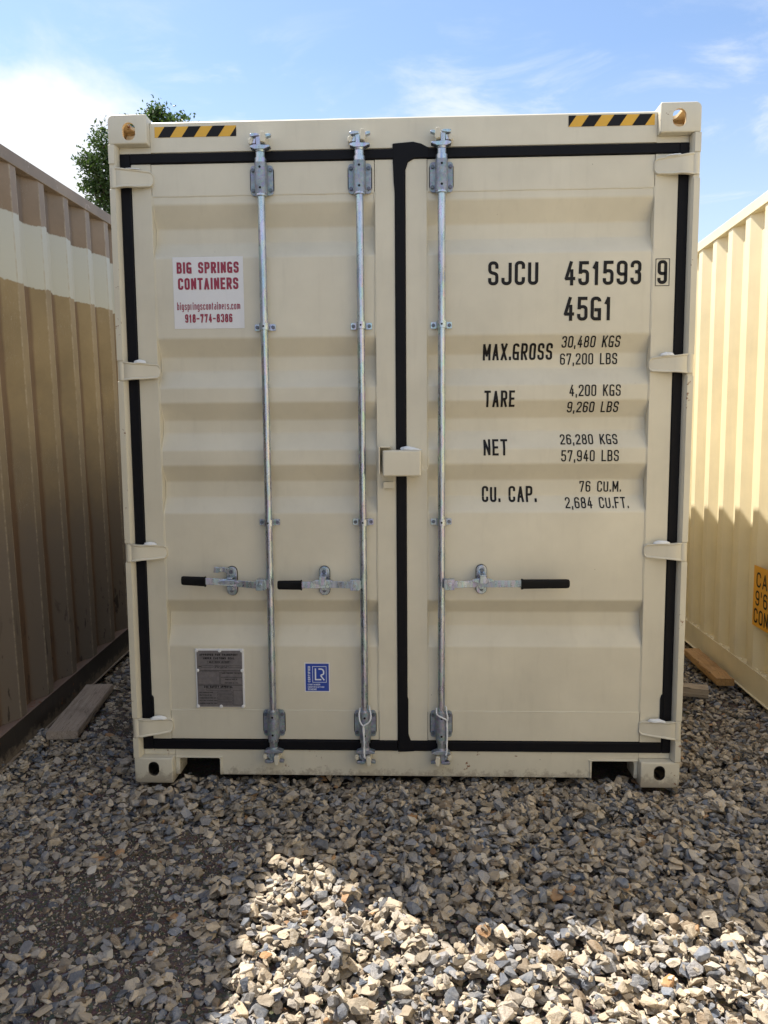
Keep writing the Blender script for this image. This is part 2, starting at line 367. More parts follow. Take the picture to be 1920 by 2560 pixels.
# ------------------------------------------------------------------ stroke lettering (condensed stencil-shop capitals)
G = {
 'A': ['L|0,0 .5,1 1,0', 'L|.18,.30 .82,.30'], 'B': ['L|0,0 0,1', 'R|0,1 .95,1 .95,.52 0,.52', 'R|0,.52 1,.52 1,0 0,0'],
 'C': ['R|1,.70 1,1 0,1 0,0 1,0 1,.30'], 'D': ['L|0,0 0,1', 'R|0,1 1,1 1,0 0,0'], 'E': ['L|1,1 0,1 0,0 1,0', 'L|0,.5 .85,.5'],
 'F': ['L|1,1 0,1 0,0', 'L|0,.5 .85,.5'], 'G': ['R|1,.84 1,1 0,1 0,0 .9,0', 'L|.52,.44 1,.44 1,0'], 'H': ['L|0,0 0,1', 'L|1,0 1,1', 'L|0,.5 1,.5'],
 'I': ['L|.5,0 .5,1'], 'J': ['R|1,1 1,0 0,0 0,.28'], 'K': ['L|0,0 0,1', 'L|1,1 .1,.42', 'L|.35,.58 1,0'], 'L': ['L|0,1 0,0 1,0'],
 'M': ['L|0,0 0,1 .5,.25 1,1 1,0'], 'N': ['L|0,0 0,1 1,0 1,1'], 'O': ['R|.5,1 0,1 0,0 1,0 1,1 .45,1'], 'P': ['R|0,.45 1,.45 1,1 0,1', 'L|0,1 0,0'],
 'R': ['R|0,.47 1,.47 1,1 0,1', 'L|0,1 0,0', 'L|.5,.47 1,0'], 'S': ['R|1,.72 1,1 0,1 0,.56 1,.46 1,0 0,0 0,.28'], 'T': ['L|0,1 1,1', 'L|.5,1 .5,0'],
 'U': ['R|0,1 0,0 1,0 1,1'], 'V': ['L|0,1 .5,0 1,1'], 'X': ['L|0,0 1,1', 'L|0,1 1,0'], 'Y': ['L|0,1 .5,.45 1,1', 'L|.5,.45 .5,0'],
 '0': ['R|.5,1 0,1 0,0 1,0 1,1 .45,1'], '1': ['L|.15,.78 .62,1 .62,0'], '2': ['R|0,.72 0,1 1,1 1,.62 .0,.06', 'L|0,.0 1,.0'],
 '3': ['R|0,.75 0,1 1,1 1,.53 .4,.53', 'R|.4,.53 1,.53 1,0 0,0 0,.25'], '4': ['L|.62,1 0,.25 1.0,.25', 'L|.74,.62 .74,0'],
 '5': ['L|.95,1 .08,1 .04,.55', 'R|.04,.48 .1,.6 1,.6 1,0 0,0 0,.25'], '6': ['R|1,.78 1,1 0,1 0,0 1,0 1,.57 .05,.57'],
 '7': ['L|0,.86 0,1 1,1 .38,0'], '8': ['R|.5,1 .06,1 .06,.53 .94,.53 .94,1 .45,1', 'R|.5,.53 0,.53 0,0 1,0 1,.53 .45,.53'],
 '9': ['R|0,.22 0,0 1,0 1,1 0,1 0,.43 .95,.43'], '.': ['L|.1,0 .1,.10'], ',': ['L|.14,.08 .04,-.14'], '-': ['L|.0,.45 .9,.45'], '/': ['L|0,0 1,1'], "'": ['L|.2,1 .1,.75'], '"': ['L|.15,1 .1,.75', 'L|.75,1 .7,.75'],
 'b': ['L|0,1 0,0', 'R|0,.02 1,.0 1,.68 0,.66'], 'i': ['L|.2,0 .2,.68', 'L|.2,.86 .2,.98'], 'g': ['R|1,.0 0,.0 0,.68 1,.68', 'R|1,.7 1,-.28 0,-.28'],
 's': ['R|1,.52 1,.68 0,.68 0,.40 1,.30 1,0 0,0 0,.16'], 'p': ['L|0,.7 0,-.3', 'R|0,.0 1,.0 1,.68 0,.68'], 'r': ['L|.1,.7 .1,0', 'R|.1,.5 .1,.66 .9,.66'],
 'n': ['L|0,.7 0,0', 'R|0,.67 1,.67 1,0'], 'c': ['R|1,.48 1,.68 0,.68 0,0 1,0 1,.2'], 'o': ['R|.5,.68 0,.68 0,0 1,0 1,.68 .45,.68'], 't': ['R|.3,.95 .3,0 .9,0', 'L|0,.68 .9,.68'],
 'a': ['R|.05,.67 1,.67 1,0', 'R|1,.38 0,.38 0,0 1,.0'], 'e': ['R|1,.05 0,0 0,.68 1,.68 1,.35 .05,.35'], 'm': ['L|0,.7 0,0', 'R|0,.67 .5,.67 .5,0', 'R|.5,.67 1,.67 1,0'],
}
WID = {'I': .42, '1': .72, '.': .28, ',': .32, 'M': 1.2, 'i': .45, 'm': 1.5, 'r': .7, 't': .7, "'": .35, ' ': .8, 'L': .9, 'E': .9, 'F': .9, '-': .9}
def fillet(pts, rad, n=6):
    out = [pts[0]]
    for i in range(1, len(pts) - 1):
        p = Vector(pts[i]); a = Vector(pts[i - 1]) - p; b = Vector(pts[i + 1]) - p
        la, lb = a.length, b.length
        if la < 1e-6 or lb < 1e-6: continue
        a /= la; b /= lb; ang = a.angle(b)
        if ang > 2.9: out.append(tuple(p)); continue
        d = min(rad / math.tan(ang / 2), la * .5 if i > 1 else la * .98, lb * .5 if i < len(pts) - 2 else lb * .98)
        r = d * math.tan(ang / 2)
        s = p + a * d; e = p + b * d; c = p + (a + b).normalized() * (r / math.sin(ang / 2))
        v0 = s - c; v1 = e - c; tot = v0.angle(v1)
        sgn = 1 if v0.x * v1.y - v0.y * v1.x > 0 else -1
        for k in range(n + 1):
            t = sgn * tot * k / n
            out.append((c.x + v0.x * math.cos(t) - v0.y * math.sin(t), c.y + v0.x * math.sin(t) + v0.y * math.cos(t)))
    out.append(pts[-1]); return out
def ribbon(bm, pts, th, lay, mi=0):
    """flat stroke of width th; sharp corners are laid as two overlapping strokes, each on its own layer"""
    P = [Vector(p) for p in pts]; runs = [[P[0]]]
    for i in range(1, len(P)):
        runs[-1].append(P[i])
        if i < len(P) - 1:
            a = (P[i] - P[i - 1]); b = (P[i + 1] - P[i])
            if a.length > th * .8 and b.length > th * .8 and a.angle(b) > R(38): runs.append([P[i]])
    for k, r in enumerate(runs):
        r = [p.copy() for p in r]
        def ext(i, j, t):
            d = (r[i] - r[j])
            if d.length > 1e-6: r[i] = r[i] + d.normalized() * t
        def turn(p, q, w_): return (q - p).angle(w_ - q)
        if k > 0: 
            t = turn(runs[k - 1][-2], r[0], r[1]); ext(0, 1, th * (.5 if t < R(100) else .30))
        if k < len(runs) - 1:
            t = turn(r[-2], r[-1], runs[k + 1][1]); ext(-1, -2, th * (.5 if t < R(100) else .30))
        ribbon0(bm, r, th, lay + .00004 * k, mi)
def ribbon0(bm, pts, th, lay, mi=0):
    P = [Vector(p) for p in pts]; Q = [P[0]]
    for p in P[1:]:
        if (p - Q[-1]).length > 1e-5: Q.append(p)
    P = Q
    if len(P) < 2: return
    Lf, Rt = [], []
    for i, p in enumerate(P):
        d0 = (P[i] - P[i - 1]).normalized() if i else None; d1 = (P[i + 1] - P[i]).normalized() if i < len(P) - 1 else None
        if d0 is None: d0 = d1
        if d1 is None: d1 = d0
        n0 = Vector((-d0.y, d0.x)); n1 = Vector((-d1.y, d1.x)); m = (n0 + n1)
        if m.length < 1e-3: m = n0.copy()
        m.normalize(); k = 1 / max(.74, m.dot(n0))
        o = m * (th / 2 * k); Lf.append(p + o); Rt.append(p - o)
    L = [bm.verts.new((a.x, -lay, a.y)) for a in Lf]; Q = [bm.verts.new((a.x, -lay, a.y)) for a in Rt]
    for i in range(len(P) - 1):
        try: bm.faces.new((L[i], L[i + 1], Q[i + 1], Q[i])).material_index = mi
        except ValueError: pass
def text(bm, s, x0, x1, z0, z1, th, gap=None, mi=0, round_=.42, lay0=0.0):
    """fit the string s into x0..x1 / z0..z1 (outer extents); each stroke on its own 0.1 mm layer"""
    h = z1 - z0; gap = gap if gap is not None else 1.0
    units = sum(WID.get(c, 1.0) for c in s)
    # width of one letter cell so that letters + gaps fill the run; the gap is a share of a letter
    gs = 0.30 * gap
    u = (x1 - x0) / (units + gs * (len(s) - 1))
    x = x0; lay = lay0
    for c in s:
        wd = WID.get(c, 1.0) * u
        for st in G.get(c, []):
            kind, body = st.split('|'); pts = [tuple(float(q) for q in p.split(',')) for p in body.split()]
            W = max(1e-4, wd - th); H = h - th
            pp = [(x + th / 2 + a * W, z0 + th / 2 + b * H) for a, b in pts]
            if kind == 'L' or True:
                # open straight ends reach the outline
                for e, f in ((0, 1), (-1, -2)):
                    a = Vector(pp[e]); b = Vector(pp[f]); d = (a - b)
                    if d.length > 1e-6 and kind == 'L': pp[e] = tuple(a + d.normalized() * th * .5)
            if kind == 'R': pp = fillet(pp, max(th * .55, min(W, H) * round_))
            ribbon(bm, pp, th, lay, mi); lay += 0.00017
            if lay > lay0 + 0.0009: lay = lay0
        x += wd + gs * u
def rect_line(bm, x0, x1, z0, z1, t, lay=0.0, mi=0):
    for a, b, c, d in ((x0, x1, z1 - t, z1), (x0, x1, z0, z0 + t), (x0, x0 + t, z0 + t, z1 - t), (x1 - t, x1, z0 + t, z1 - t)):
        v = [bm.verts.new(p) for p in ((a, -lay, c), (b, -lay, c), (b, -lay, d), (a, -lay, d))]
        bm.faces.new(v).material_index = mi
def sheet(bm, x0, x1, z0, z1, lay=0.0, mi=0):
    v = [bm.verts.new(p) for p in ((x0, -lay, z0), (x1, -lay, z0), (x1, -lay, z1), (x0, -lay, z1))]
    bm.faces.new(v).material_index = mi
def flat_obj(name, bm, m, parent, y, shape=None, breaks=()):
    """lay flat lettering on the door; shape(z) gives the panel's y"""
    for zb in breaks:
        bmesh.ops.bisect_plane(bm, geom=bm.verts[:] + bm.edges[:] + bm.faces[:], plane_co=(0, 0, zb), plane_no=(0, 0, 1), dist=1e-6)
    for v in bm.verts: v.co.y += (shape(v.co.z) if shape else y)
    me = bpy.data.meshes.new(name); bm.to_mesh(me); bm.free()
    return new_obj(name, me, parent, m)

# ------------------------------------------------------------------ MAIN CONTAINER
W2, HT, DY = 1.219, 2.896, 0.04
main = empty('shipping_container', (0, 0, 0))
tag(main, 'beige high-cube steel container with closed double doors, centre of the yard', 'shipping container')

def casting(x0, x1, z0, z1, hole_z, sgn, mx_=M_beige_rust, hw_=.0245, hh_=.033):
    """corner fitting with oval holes in the front, the outer side and the top or bottom"""
    bm = BM(); sg_ = -1 if sgn < 0 else 1; xo = x0 if sgn < 0 else x1; xn = x1 if sgn < 0 else x0; r_ = .024; P_ = []
    for cz, a0 in ((z1 - r_, 90), (z0 + r_, 0)):
        if (cz > (z0 + z1) / 2) == (z0 > 1):                     # the free corner is rounded, the one welded to the post stays square
            for k in range(7):
                a = R(90 - 15 * k) if cz > (z0 + z1) / 2 else R(-15 * k)
                P_.append((xo - sg_ * r_ + sg_ * r_ * math.cos(a), cz + r_ * math.sin(a)))
        else: P_.append((xo, z1 if cz > (z0 + z1) / 2 else z0))
    P_ += [(xn, z0), (xn, z1)]
    prism(bm, P_, 0.0, .178)
    o = from_bm('corner_fitting', bm, mx_, main)
    outer = x0 if sgn < 0 else x1; inner = x1 if sgn < 0 else x0
    bv = o.modifiers.new('bevel', 'BEVEL'); bv.width = 0.006; bv.segments = 3; bv.limit_method = 'ANGLE'; bv.angle_limit = R(35)
    cut = []
    def add(bmc):
        bmesh.ops.recalc_face_normals(bmc, faces=bmc.faces[:])
        me = bpy.data.meshes.new('cutter'); bmc.to_mesh(me); bmc.free(); c = bpy.data.objects.new('cutter', me); C.objects.link(c); cut.append(c)
    b = BM(); box(b, x0 + .018, x1 - .018, .014, .165, z0 + .013, z1 - .013); add(b)
    hx = -1.130 if sgn < 0 else 1.130
    b = BM(); prism(b, rrect(hx - hw_, hx + hw_, hole_z - hh_, hole_z + hh_, hw_ * .98, 7), -.03, .05); add(b)
    b = BM(); prism(b, [(y, z) for y, z in rrect(.055, .125, (z0 + z1) / 2 - .026, (z0 + z1) / 2 + .026, .0255, 7)], min(outer - .04, outer + .04), max(outer - .04, outer + .04), axis='x'); add(b)
    zc = z1 if z0 > 1 else z0
    b = BM(); prism(b, rrect(hx - .031, hx + .031, .027, .151, .03, 7), zc - .04, zc + .04, axis='z'); add(b)
    boolean(o, cut)
    o.data.materials.append(M_ochre if z0 > 1 else M_dkrail)  # cavity colour: warm bounce light painted in at the top, shade at the bottom
    for p in o.data.polygons:
        c = p.center
        if x0 + .0165 < c.x < x1 - .0165 and .0005 < c.y < .17 and z0 + .002 < c.z < z1 - .002: p.material_index = 1
    return o
casting(-W2, -1.055, 2.778, HT, 2.828, -1, hw_=.0270, hh_=.0355)
casting(1.055, W2, 2.778, HT, 2.834, 1, hw_=.0270, hh_=.0355)
casting(-W2, -1.043, 0.0, .118, .068, -1)
casting(1.048, W2, 0.0, .118, .069, 1)

# corner posts: outer face, bevelled inner return
for s in (-1, 1):
    bm = BM()
    prism(bm, [(s * W2, 0.001), (s * 1.194, 0.001), (s * 1.188, .012), (s * 1.186, .075), (s * 1.120, .075), (s * 1.120, .14), (s * W2, .14)], .1185, 2.7775, axis='z')
    from_bm('corner_post', bm, M_beige, main, bevel=.003)

# header
bm = BM()
prism(bm, [(.047, 2.751), (DY, 2.755), (DY, 2.872), (.047, 2.879), (.14, 2.879), (.14, 2.751)], -1.054, 1.054, axis='x')
box(bm, -1.186, -1.0545, DY + .001, .139, 2.752, 2.7770); box(bm, 1.0545, 1.186, DY + .001, .139, 2.752, 2.7770)
from_bm('door_header', bm, M_beige, main, bevel=.0007)
# sill with the two loading notches
def arc(cx, cz, r, a0, a1, n=5): return [(cx + r * math.cos(R(a0 + (a1 - a0) * i / n)), cz + r * math.sin(R(a0 + (a1 - a0) * i / n))) for i in range(n + 1)]
bm = BM()
zs0 = .026
pts = [(-1.042, .145), (-1.042, zs0), (-1.022, zs0)] + arc(-1.007, .090, .015, 180, 90) + arc(-.852, .090, .015, 90, 0) + [(-.837, zs0), (.842, zs0)] + \
      arc(.857, .090, .015, 180, 90) + arc(1.015, .090, .015, 90, 0) + [(1.030, zs0), (1.047, zs0), (1.047, .145)]
prism(bm, pts, DY, .15)
box(bm, -1.186, -1.0425, DY + .001, .149, .119, .1445); box(bm, 1.0475, 1.186, DY + .001, .149, .119, .1445)
# welded rim round the notches
for a, b_ in ((-1.040, -.823), (.828, 1.0465)):
    box(bm, a, b_, DY - .006, DY + .003, .1055, .1125)
box(bm, -.837, -.8275, DY - .006, DY + .003, .027, .1050); box(bm, .8325, .842, DY - .006, DY + .003, .027, .1050)
from_bm('door_sill', bm, M_beige_rust, main, bevel=.0025)

# body behind the doors: corrugated sides, roof, floor, far end
def corr_outline(L, pitch=.278, flat=.076, slope=.058, depth=.040, y0=0.0):
    pts = []; y = y0
    while y < L:
        for dy, d in ((0, 0), (flat, 0), (flat + slope, depth), (flat + slope + pitch - flat - 2 * slope, depth)):
            if y + dy < L: pts.append((y + dy, d))
        y += pitch
    pts.append((L, 0)); return pts
def corr_wall(name, x, sgn, y0, L, z0, z1, m, parent, pitch=.278, flat=.074, slope=.062, depth=.042):
    """vertical corrugations; sgn = outward direction along x; depth goes inwards"""
    bm = BM(); P = corr_outline(L, pitch, flat, slope, depth)
    A = [bm.verts.new((x - sgn * d, y0 + y, z0)) for y, d in P]; B = [bm.verts.new((x - sgn * d, y0 + y, z1)) for y, d in P]
    for i in range(len(P) - 1): bm.faces.new((A[i], A[i + 1], B[i + 1], B[i]))
    o = from_bm(name, bm, m, parent, smooth=False)
    s = o.modifiers.new('thick', 'SOLIDIFY'); s.thickness = .0025; s.offset = 0
    b = o.modifiers.new('bevel', 'BEVEL'); b.width = .004; b.segments = 2; b.limit_method = 'ANGLE'; b.angle_limit = R(20); b.harden_normals = True
    o.data.shade_smooth(); o.data.set_sharp_from_angle(angle=R(60))
    return o
for s in (-1, 1): 
    o = corr_wall('side_wall', s * 1.200, s, .14, 11.9, .15, 2.83, M_beige, main)
bm = BM(); box(bm, -1.19, 1.19, .1405, 12.05, 2.832, 2.862); from_bm('roof', bm, M_beige, main)
bm = BM()
for s in (-1, 1):
    box(bm, min(s * 1.155, s * 1.215), max(s * 1.155, s * 1.215), .1785, 12.19, 2.82, 2.89); box(bm, min(s * 1.165, s * 1.215), max(s * 1.165, s * 1.215), .1785, 12.19, .01, .155)
from_bm('side_rail', bm, M_beige, main, bevel=.003)
bm = BM(); box(bm, -1.15, 1.15, .151, 12.05, .13, .17); from_bm('floor', bm, M_dkrail, main)
bm = BM(); box(bm, -1.20, 1.20, 12.06, 12.12, .02, 2.88); from_bm('end_wall', bm, M_beige, main)

# doors
REC = [(2.322, 2.389, 2.452, 2.542), (1.773, 1.846, 1.908, 1.984), (1.502, 1.577, 1.634, 1.708), (1.226, 1.293, 1.365, 1.436), (.627, .710, .775, .835)]
PY = DY + .004; DEP = .044
def panel_y(z):
    for a, b, c, d in REC:
        if a <= z <= d:
            if z < b: return PY + DEP * (z - a) / (b - a)
            if z <= c: return PY + DEP
            return PY + DEP * (d - z) / (d - c)
    return PY
BREAKS = sorted(z for r in REC for z in r)
ZT, ZB, ZST, ZSB = 2.7085, .1935, 2.576, .330
def door(xo, xi, sol, sil, label):
    """xo outer edge, xi inner edge, sol / sil the seams of the outer and inner stile"""
    lo, hi = min(xo, xi), max(xo, xi); s0, s1 = min(sol, sil), max(sol, sil)
    d = empty('door', (0, 0, 0)); d.parent = main; d['label'] = label
    bm = BM()
    box(bm, lo, s0 - .0008, DY, .085, ZB, ZT); box(bm, s1 + .0008, hi, DY, .085, ZB, ZT)
    box(bm, s0 + .0008, s1 - .0008, DY + .0015, .085, ZST + .0008, ZT - .001); box(bm, s0 + .0008, s1 - .0008, DY + .0015, .085, ZB + .001, ZSB - .0008)
    from_bm('door_frame', bm, M_beige, d, bevel=.0022)
    # pressed panel, folded from a list of z levels
    prof = [(ZSB - .004, PY)]
    for a, b, c, e in REC[::-1]: prof += [(a, PY), (b, PY + DEP), (c, PY + DEP), (e, PY)]
    prof += [(ZST + .004, PY)]
    bm = BM(); xs = [s0 - .004, s1 + .004]
    A = [[bm.verts.new((x, y, z)) for z, y in prof] for x in xs]
    for i in range(len(prof) - 1): bm.faces.new((A[0][i], A[1][i], A[1][i + 1], A[0][i + 1]))
    p = from_bm('door_panel', bm, M_beige, d, smooth=False)
    b = p.modifiers.new('bevel', 'BEVEL'); b.width = .007; b.segments = 3; b.limit_method = 'ANGLE'; b.angle_limit = R(10); b.harden_normals = True
    p.data.shade_smooth()
    # weld beads along the panel's edges
    bm = BM(); rnd = random.Random(int(lo * 1000))
    def bead(pts, r):
        q = []
        for a, b in zip(pts, pts[1:]):
            a = Vector(a); b = Vector(b); n = max(2, int((b - a).length / .03))
            for k in range(n): q.append(a.lerp(b, k / n) + Vector((rnd.uniform(-.0006, .0006), rnd.uniform(-.0006, .0006), rnd.uniform(-.0006, .0006))))
        q.append(Vector(pts[-1])); tube(bm, q, [r * rnd.uniform(.8, 1.2) for _ in q], 6)
    pv = [(z, y) for z, y in prof]
    for x in (s0 + .001, s1 - .001): bead([(x, y - .0005, z) for z, y in pv], .0028)
    bead([(s0, PY, ZST + .0005), (s1, PY, ZST + .0005)], .0028); bead([(s0, PY, ZSB - .0005), (s1, PY, ZSB - .0005)], .0028)
    from_bm('weld_bead', bm, M_beige, d)
    return d
dl = door(-1.141, -.0255, -1.056, -.110, 'left door leaf carrying two locking bars, the white company sign and the data plate')
dr = door(1.146, .0190, 1.050, .110, 'right door leaf carrying one locking bar and the black container numbers')

# gaskets
def gasket(parent, polys, name='gasket'):
    bm = BM()
    for i, (pts) in enumerate(polys): prism(bm, pts, DY - .006 - .0006 * i, .075)
    from_bm(name, bm, M_rubber, parent, bevel=.006, seg=3)
gz0, gz1 = .1455, .1925
gt0, gt1 = 2.7095, 2.7505
gasket(dl, [[(-1.1865, gz0), (-1.1865, gt1), (-1.142, gt1), (-1.142, gz0)],
            [(-1.1425, gt0), (-1.1425, gt1 - .001), (-.026, gt1 - .001), (-.026, gt0)],
            [(-1.1425, gz0 + .001), (-1.1425, gz1), (-.026, gz1), (-.026, gz0 + .001)],
            [(-1.143, .40), (-1.134, .395), (-1.131, .385), (-1.131, .300), (-1.143, .300)]])
gasket(dr, [[(1.147, gz0), (1.147, gt1), (1.1865, gt1), (1.1865, gz0)],
            [(.0185, gt0), (.0185, gt1 - .001), (1.1475, gt1 - .001), (1.1475, gt0)],
            [(.0185, gz0 + .001), (.0185, gz1), (1.1475, gz1), (1.1475, gz0 + .001)],
            [(-.0248, gz0 - .004), (-.0248, 2.56), (-.030, 2.62), (-.033, 2.70), (-.034, 2.770), (.052, 2.776), (.085, 2.768), (.118, gt1), (.118, gt0), (.058, gt0), (.030, 2.695), (.0185, 2.660), (.0185, .40), (.023, .385), (.023, .225), (.034, gz1), (.05, gz1), (.05, gz0)],
            [(1.148, .42), (1.140, .41), (1.136, .395), (1.136, .30), (1.148, .30)]])

# hinges
def lerp(a, b, t): return a + (b - a) * t
def hinge(parent, s, zc, h, dab, droop=0.0):
    """barrel on the post line and a blade that tapers onto the door"""
    bm = BM()
    cyl(bm, (s * 1.2035, .010, zc - h / 2), (s * 1.2035, .010, zc + h / 2), .0165, 20)
    prof = [(1.2035, .004, 1.0), (1.185, -.004, 1.0), (1.165, -.003, .93), (1.145, .002, .88), (1.125, .009, .87), (1.10, .016, .84), (1.075, .023, .78), (1.058, .028, .76), (1.050, .031, .64), (1.045, .034, .40)]
    rings = []
    for x, y, k in prof:
        zl, zh = zc - h / 2 * k - droop * (1 - k), zc + h / 2 * k - droop * (1 - k); rim = .005
        ys = y - .004
        rings.append([bm.verts.new(p) for p in ((s * x, y + .016, zl), (s * x, ys, zl), (s * x, ys, zl + rim), (s * x, y, zl + rim * 1.7), (s * x, y, zh - rim * 1.7), (s * x, ys, zh - rim), (s * x, ys, zh), (s * x, y + .016, zh))])
    for A, B in zip(rings, rings[1:]):
        n = len(A)
        for k in range(n): bm.faces.new((A[k], A[(k + 1) % n], B[(k + 1) % n], B[k]))
    bm.faces.new(rings[0]); bm.faces.new(rings[-1][::-1])
    o = from_bm('hinge', bm, M_beige, parent, bevel=.0018)
    if dab:
        x0, x1, hh, sd = dab
        bm = BM(); bmesh.ops.create_icosphere(bm, subdivisions=3, radius=1.0)
        cx = (x0 + x1) / 2
        for v in bm.verts:
            n = mnoise.noise(v.co * 2.3 + Vector((sd, 0, 0))) * .22
            c = v.co * (1 + n)
            t = c.x
            yb = .000 + (1.15 - abs(cx + t * (x1 - x0) / 2)) * .22
            v.co = Vector((cx + t * (x1 - x0) / 2, yb + .004 + c.y * .010, zc + h / 2 * lerp(.86, .93, min(1, max(0, (abs(cx + t * (x1 - x0) / 2) - 1.05) / .1))) + max(c.z, -.2) * hh))
        from_bm('sealant_dab', bm, M_white, parent, ang=80)
hinge(dl, -1, 2.643, .082, (-1.150, -1.090, .004, 1), -.006)
hinge(dl, -1, 1.845, .080, (-1.150, -1.098, .012, 2), .000)
hinge(dl, -1, 1.056, .078, (-1.138, -1.085, .012, 3), .000)
hinge(dl, -1, .259, .086, (-1.140, -1.070, .014, 4), -.006)
hinge(dr, 1, 2.654, .084, (1.085, 1.145, .005, 5), -.008)
hinge(dr, 1, 1.853, .080, (1.085, 1.140, .012, 6), .002)
hinge(dr, 1, 1.058, .078, (1.080, 1.145, .012, 7), .002)
hinge(dr, 1, .264, .082, (1.080, 1.150, .012, 8), .002)
# dark gaps where the hinge barrels break the posts are left by short post collars
for s in (-1, 1):
    bm = BM()
    for za, zb in ((.120, .212), (.306, 1.013), (1.099, 1.801), (1.889, 2.597), (2.699, 2.776)):
        box(bm, min(s * 1.1935, s * 1.2195), max(s * 1.1935, s * 1.2195), -.004, .003, za, zb)
    from_bm('hinge_pin_post', bm, M_beige_rust, main, bevel=.002)

# lock box over the door joint
bm = BM(); box(bm, -.0815, .0815, -.060, .034, 1.390, 1.500)
o = from_bm('lock_box', bm, M_beige, dr, bevel=.008, seg=3)
bm = BM(); tube(bm, [(.082, -.048, 1.420), (.086, -.05, 1.416), (.0865, -.05, 1.440), (.0865, -.05, 1.428), (.089, -.05, 1.419), (.096, -.05, 1.4145), (.104, -.05, 1.417), (.109, -.05, 1.426), (.112, -.05, 1.441)], .0022, 8)
box(bm, .0812, .0885, -.052, -.040, 1.4145, 1.421)
from_bm('hook', bm, M_beige, dr, bevel=.0005)
bm = BM(); box(bm, -.0985, -.0925, -.055, DY + .001, 1.400, 1.5165); box(bm, -.0922, -.048, -.055, DY + .001, 1.5110, 1.5170)
from_bm('lock_box_bracket', bm, M_beige_rust, dl, bevel=.0015)
bm = BM(); box(bm, -.081, -.034, .012, DY + .001, 1.335, 1.363); from_bm('lock_stop_block', bm, M_beige, dl, bevel=.001)
bm = BM(); bmesh.ops.create_icosphere(bm, subdivisions=3, radius=1)
for v in bm.verts:
    c = v.co * (1 + .25 * mnoise.noise(v.co * 2.5)); t = (c.x + 1) / 2
    v.co = Vector((.040 + c.x * .045, -.03 + c.y * .02, 1.501 + max(0, c.z) * lerp(.021, .004, min(1, max(0, t)))))
from_bm('sealant_dab', bm, M_white, dr, ang=80)

# --------------------------- locking bars
def hexbolt(bm, x, y, z, r=.0085, h=.008, mi=0):
    cyl(bm, (x, y, z), (x, y - h, z), r, 6, r * .92, mi=mi)
def one_bolt(parent, x, y, z, r=.0085, h=.008):
    bm = BM(); hexbolt(bm, x, y, z, r, h); from_bm('bolt', bm, M_bolt, parent, bevel=.0006)
def end_bracket(parent, x, zc, hh=.121):
    bm = BM(); prism(bm, rrect(x - .0475, x + .0475, zc - hh / 2, zc + hh / 2, .012), .0325, .0395)
    bm2 = bm
    # half round housing
    n = 14; z0, z1 = zc - hh / 2 - .003, zc + hh / 2 + .003
    pts = [(x + .0255, .034)] + [(x + .0255 * math.cos(math.pi * i / n), .010 - .0235 * math.sin(math.pi * i / n)) for i in range(n + 1)] + [(x - .0255, .034)]
    prism(bm, pts, z0, z1, axis='z')
    for dz in (-.041, .041):                                # dark bores
        cyl(bm, (x, -.0128, zc + dz), (x, -.0142, zc + dz), .0050, 14, mi=1)
    o = from_bm('bar_bracket', bm, [M_galv_dk, M_hole], parent, bevel=.0015)
    bm = BM(); prism(bm, rrect(x - .0505, x + .0505, zc - hh / 2 + .008, zc + hh / 2 - .004, .018), .0355, .0392); from_bm('bracket_pad', bm, M_rubber, parent)
    for sx_ in (-1, 1):
        for sz_ in (-1, 1): one_bolt(parent, x + sx_ * .0372, .0325, zc + sz_ * .041)
def guide(parent, x, zc):
    bm = BM()
    prism(bm, rrect(x - .045, x + .045, zc - .0135, zc + .0135, .004), .034, .0395)
    n = 12; pts = [(x + .0215, .036)] + [(x + .0215 * math.cos(math.pi * i / n), .008 - .0185 * math.sin(math.pi * i / n)) for i in range(n + 1)] + [(x - .0215, .036)]
    prism(bm, pts, zc - .0145, zc + .0145, axis='z')
    cyl(bm, (x, -.0104, zc), (x, -.0112, zc), .0042, 12, mi=1)
    from_bm('bar_guide', bm, [M_galv, M_hole], parent, bevel=.001)
    for s in (-1, 1): one_bolt(parent, x + s * .034, .034, zc, .0085, .009)
def cam_set(parent, x, ztop, up, mirror=1):
    """forked cam on the bar's end and the two keeper lugs on the rail"""
    s = 1 if up else -1; m = mirror
    Z = lambda d: ztop + s * d
    def q(pts): return [(x + m * a, Z(b)) for a, b in pts]
    bm = BM()
    cyl(bm, (x, .010, Z(0)), (x, .010, Z(.020)), .019, 16, .0235)
    prism(bm, q([(-.020, .008), (.020, .008), (.045, .018), (.043, .024), (.022, .026), (-.022, .028), (-.040, .022), (-.038, .015)]), -.012, .022)
    prism(bm, q([(-.014, .024), (.006, .024), (.004, .062), (-.016, .066)]), -.008, .024)
    prism(bm, q([(-.040, .064), (-.034, .056), (-.002, .060), (.004, .066), (-.010, .071), (-.034, .070)]), -.015, .012)
    prism(bm, q([(.002, .050), (.014, .048), (.034, .058), (.047, .062), (.047, .071), (.034, .072), (.014, .066)]), -.006, .016)
    prism(bm, q([(-.030, .030), (-.016, .030), (-.014, .052), (-.022, .050)]), -.010, .016)
    from_bm('locking_cam', bm, M_galv if up else M_galv_dk, parent, bevel=.0025)
    bm = BM()
    prism(bm, q([(.006, .034), (.024, .030), (.029, .046), (.025, .073), (.010, .075), (.006, .052)]), -.026, DY - .0005)
    from_bm('cam_keeper', bm, M_beige_rust, parent, bevel=.003); bm = BM()
    prism(bm, q([(-.046, .034), (-.038, .028), (-.027, .034), (-.028, .052), (-.038, .056), (-.047, .048)]), -.008, DY - .0005)
    from_bm('cam_keeper', bm, M_beige_rust, parent, bevel=.003)
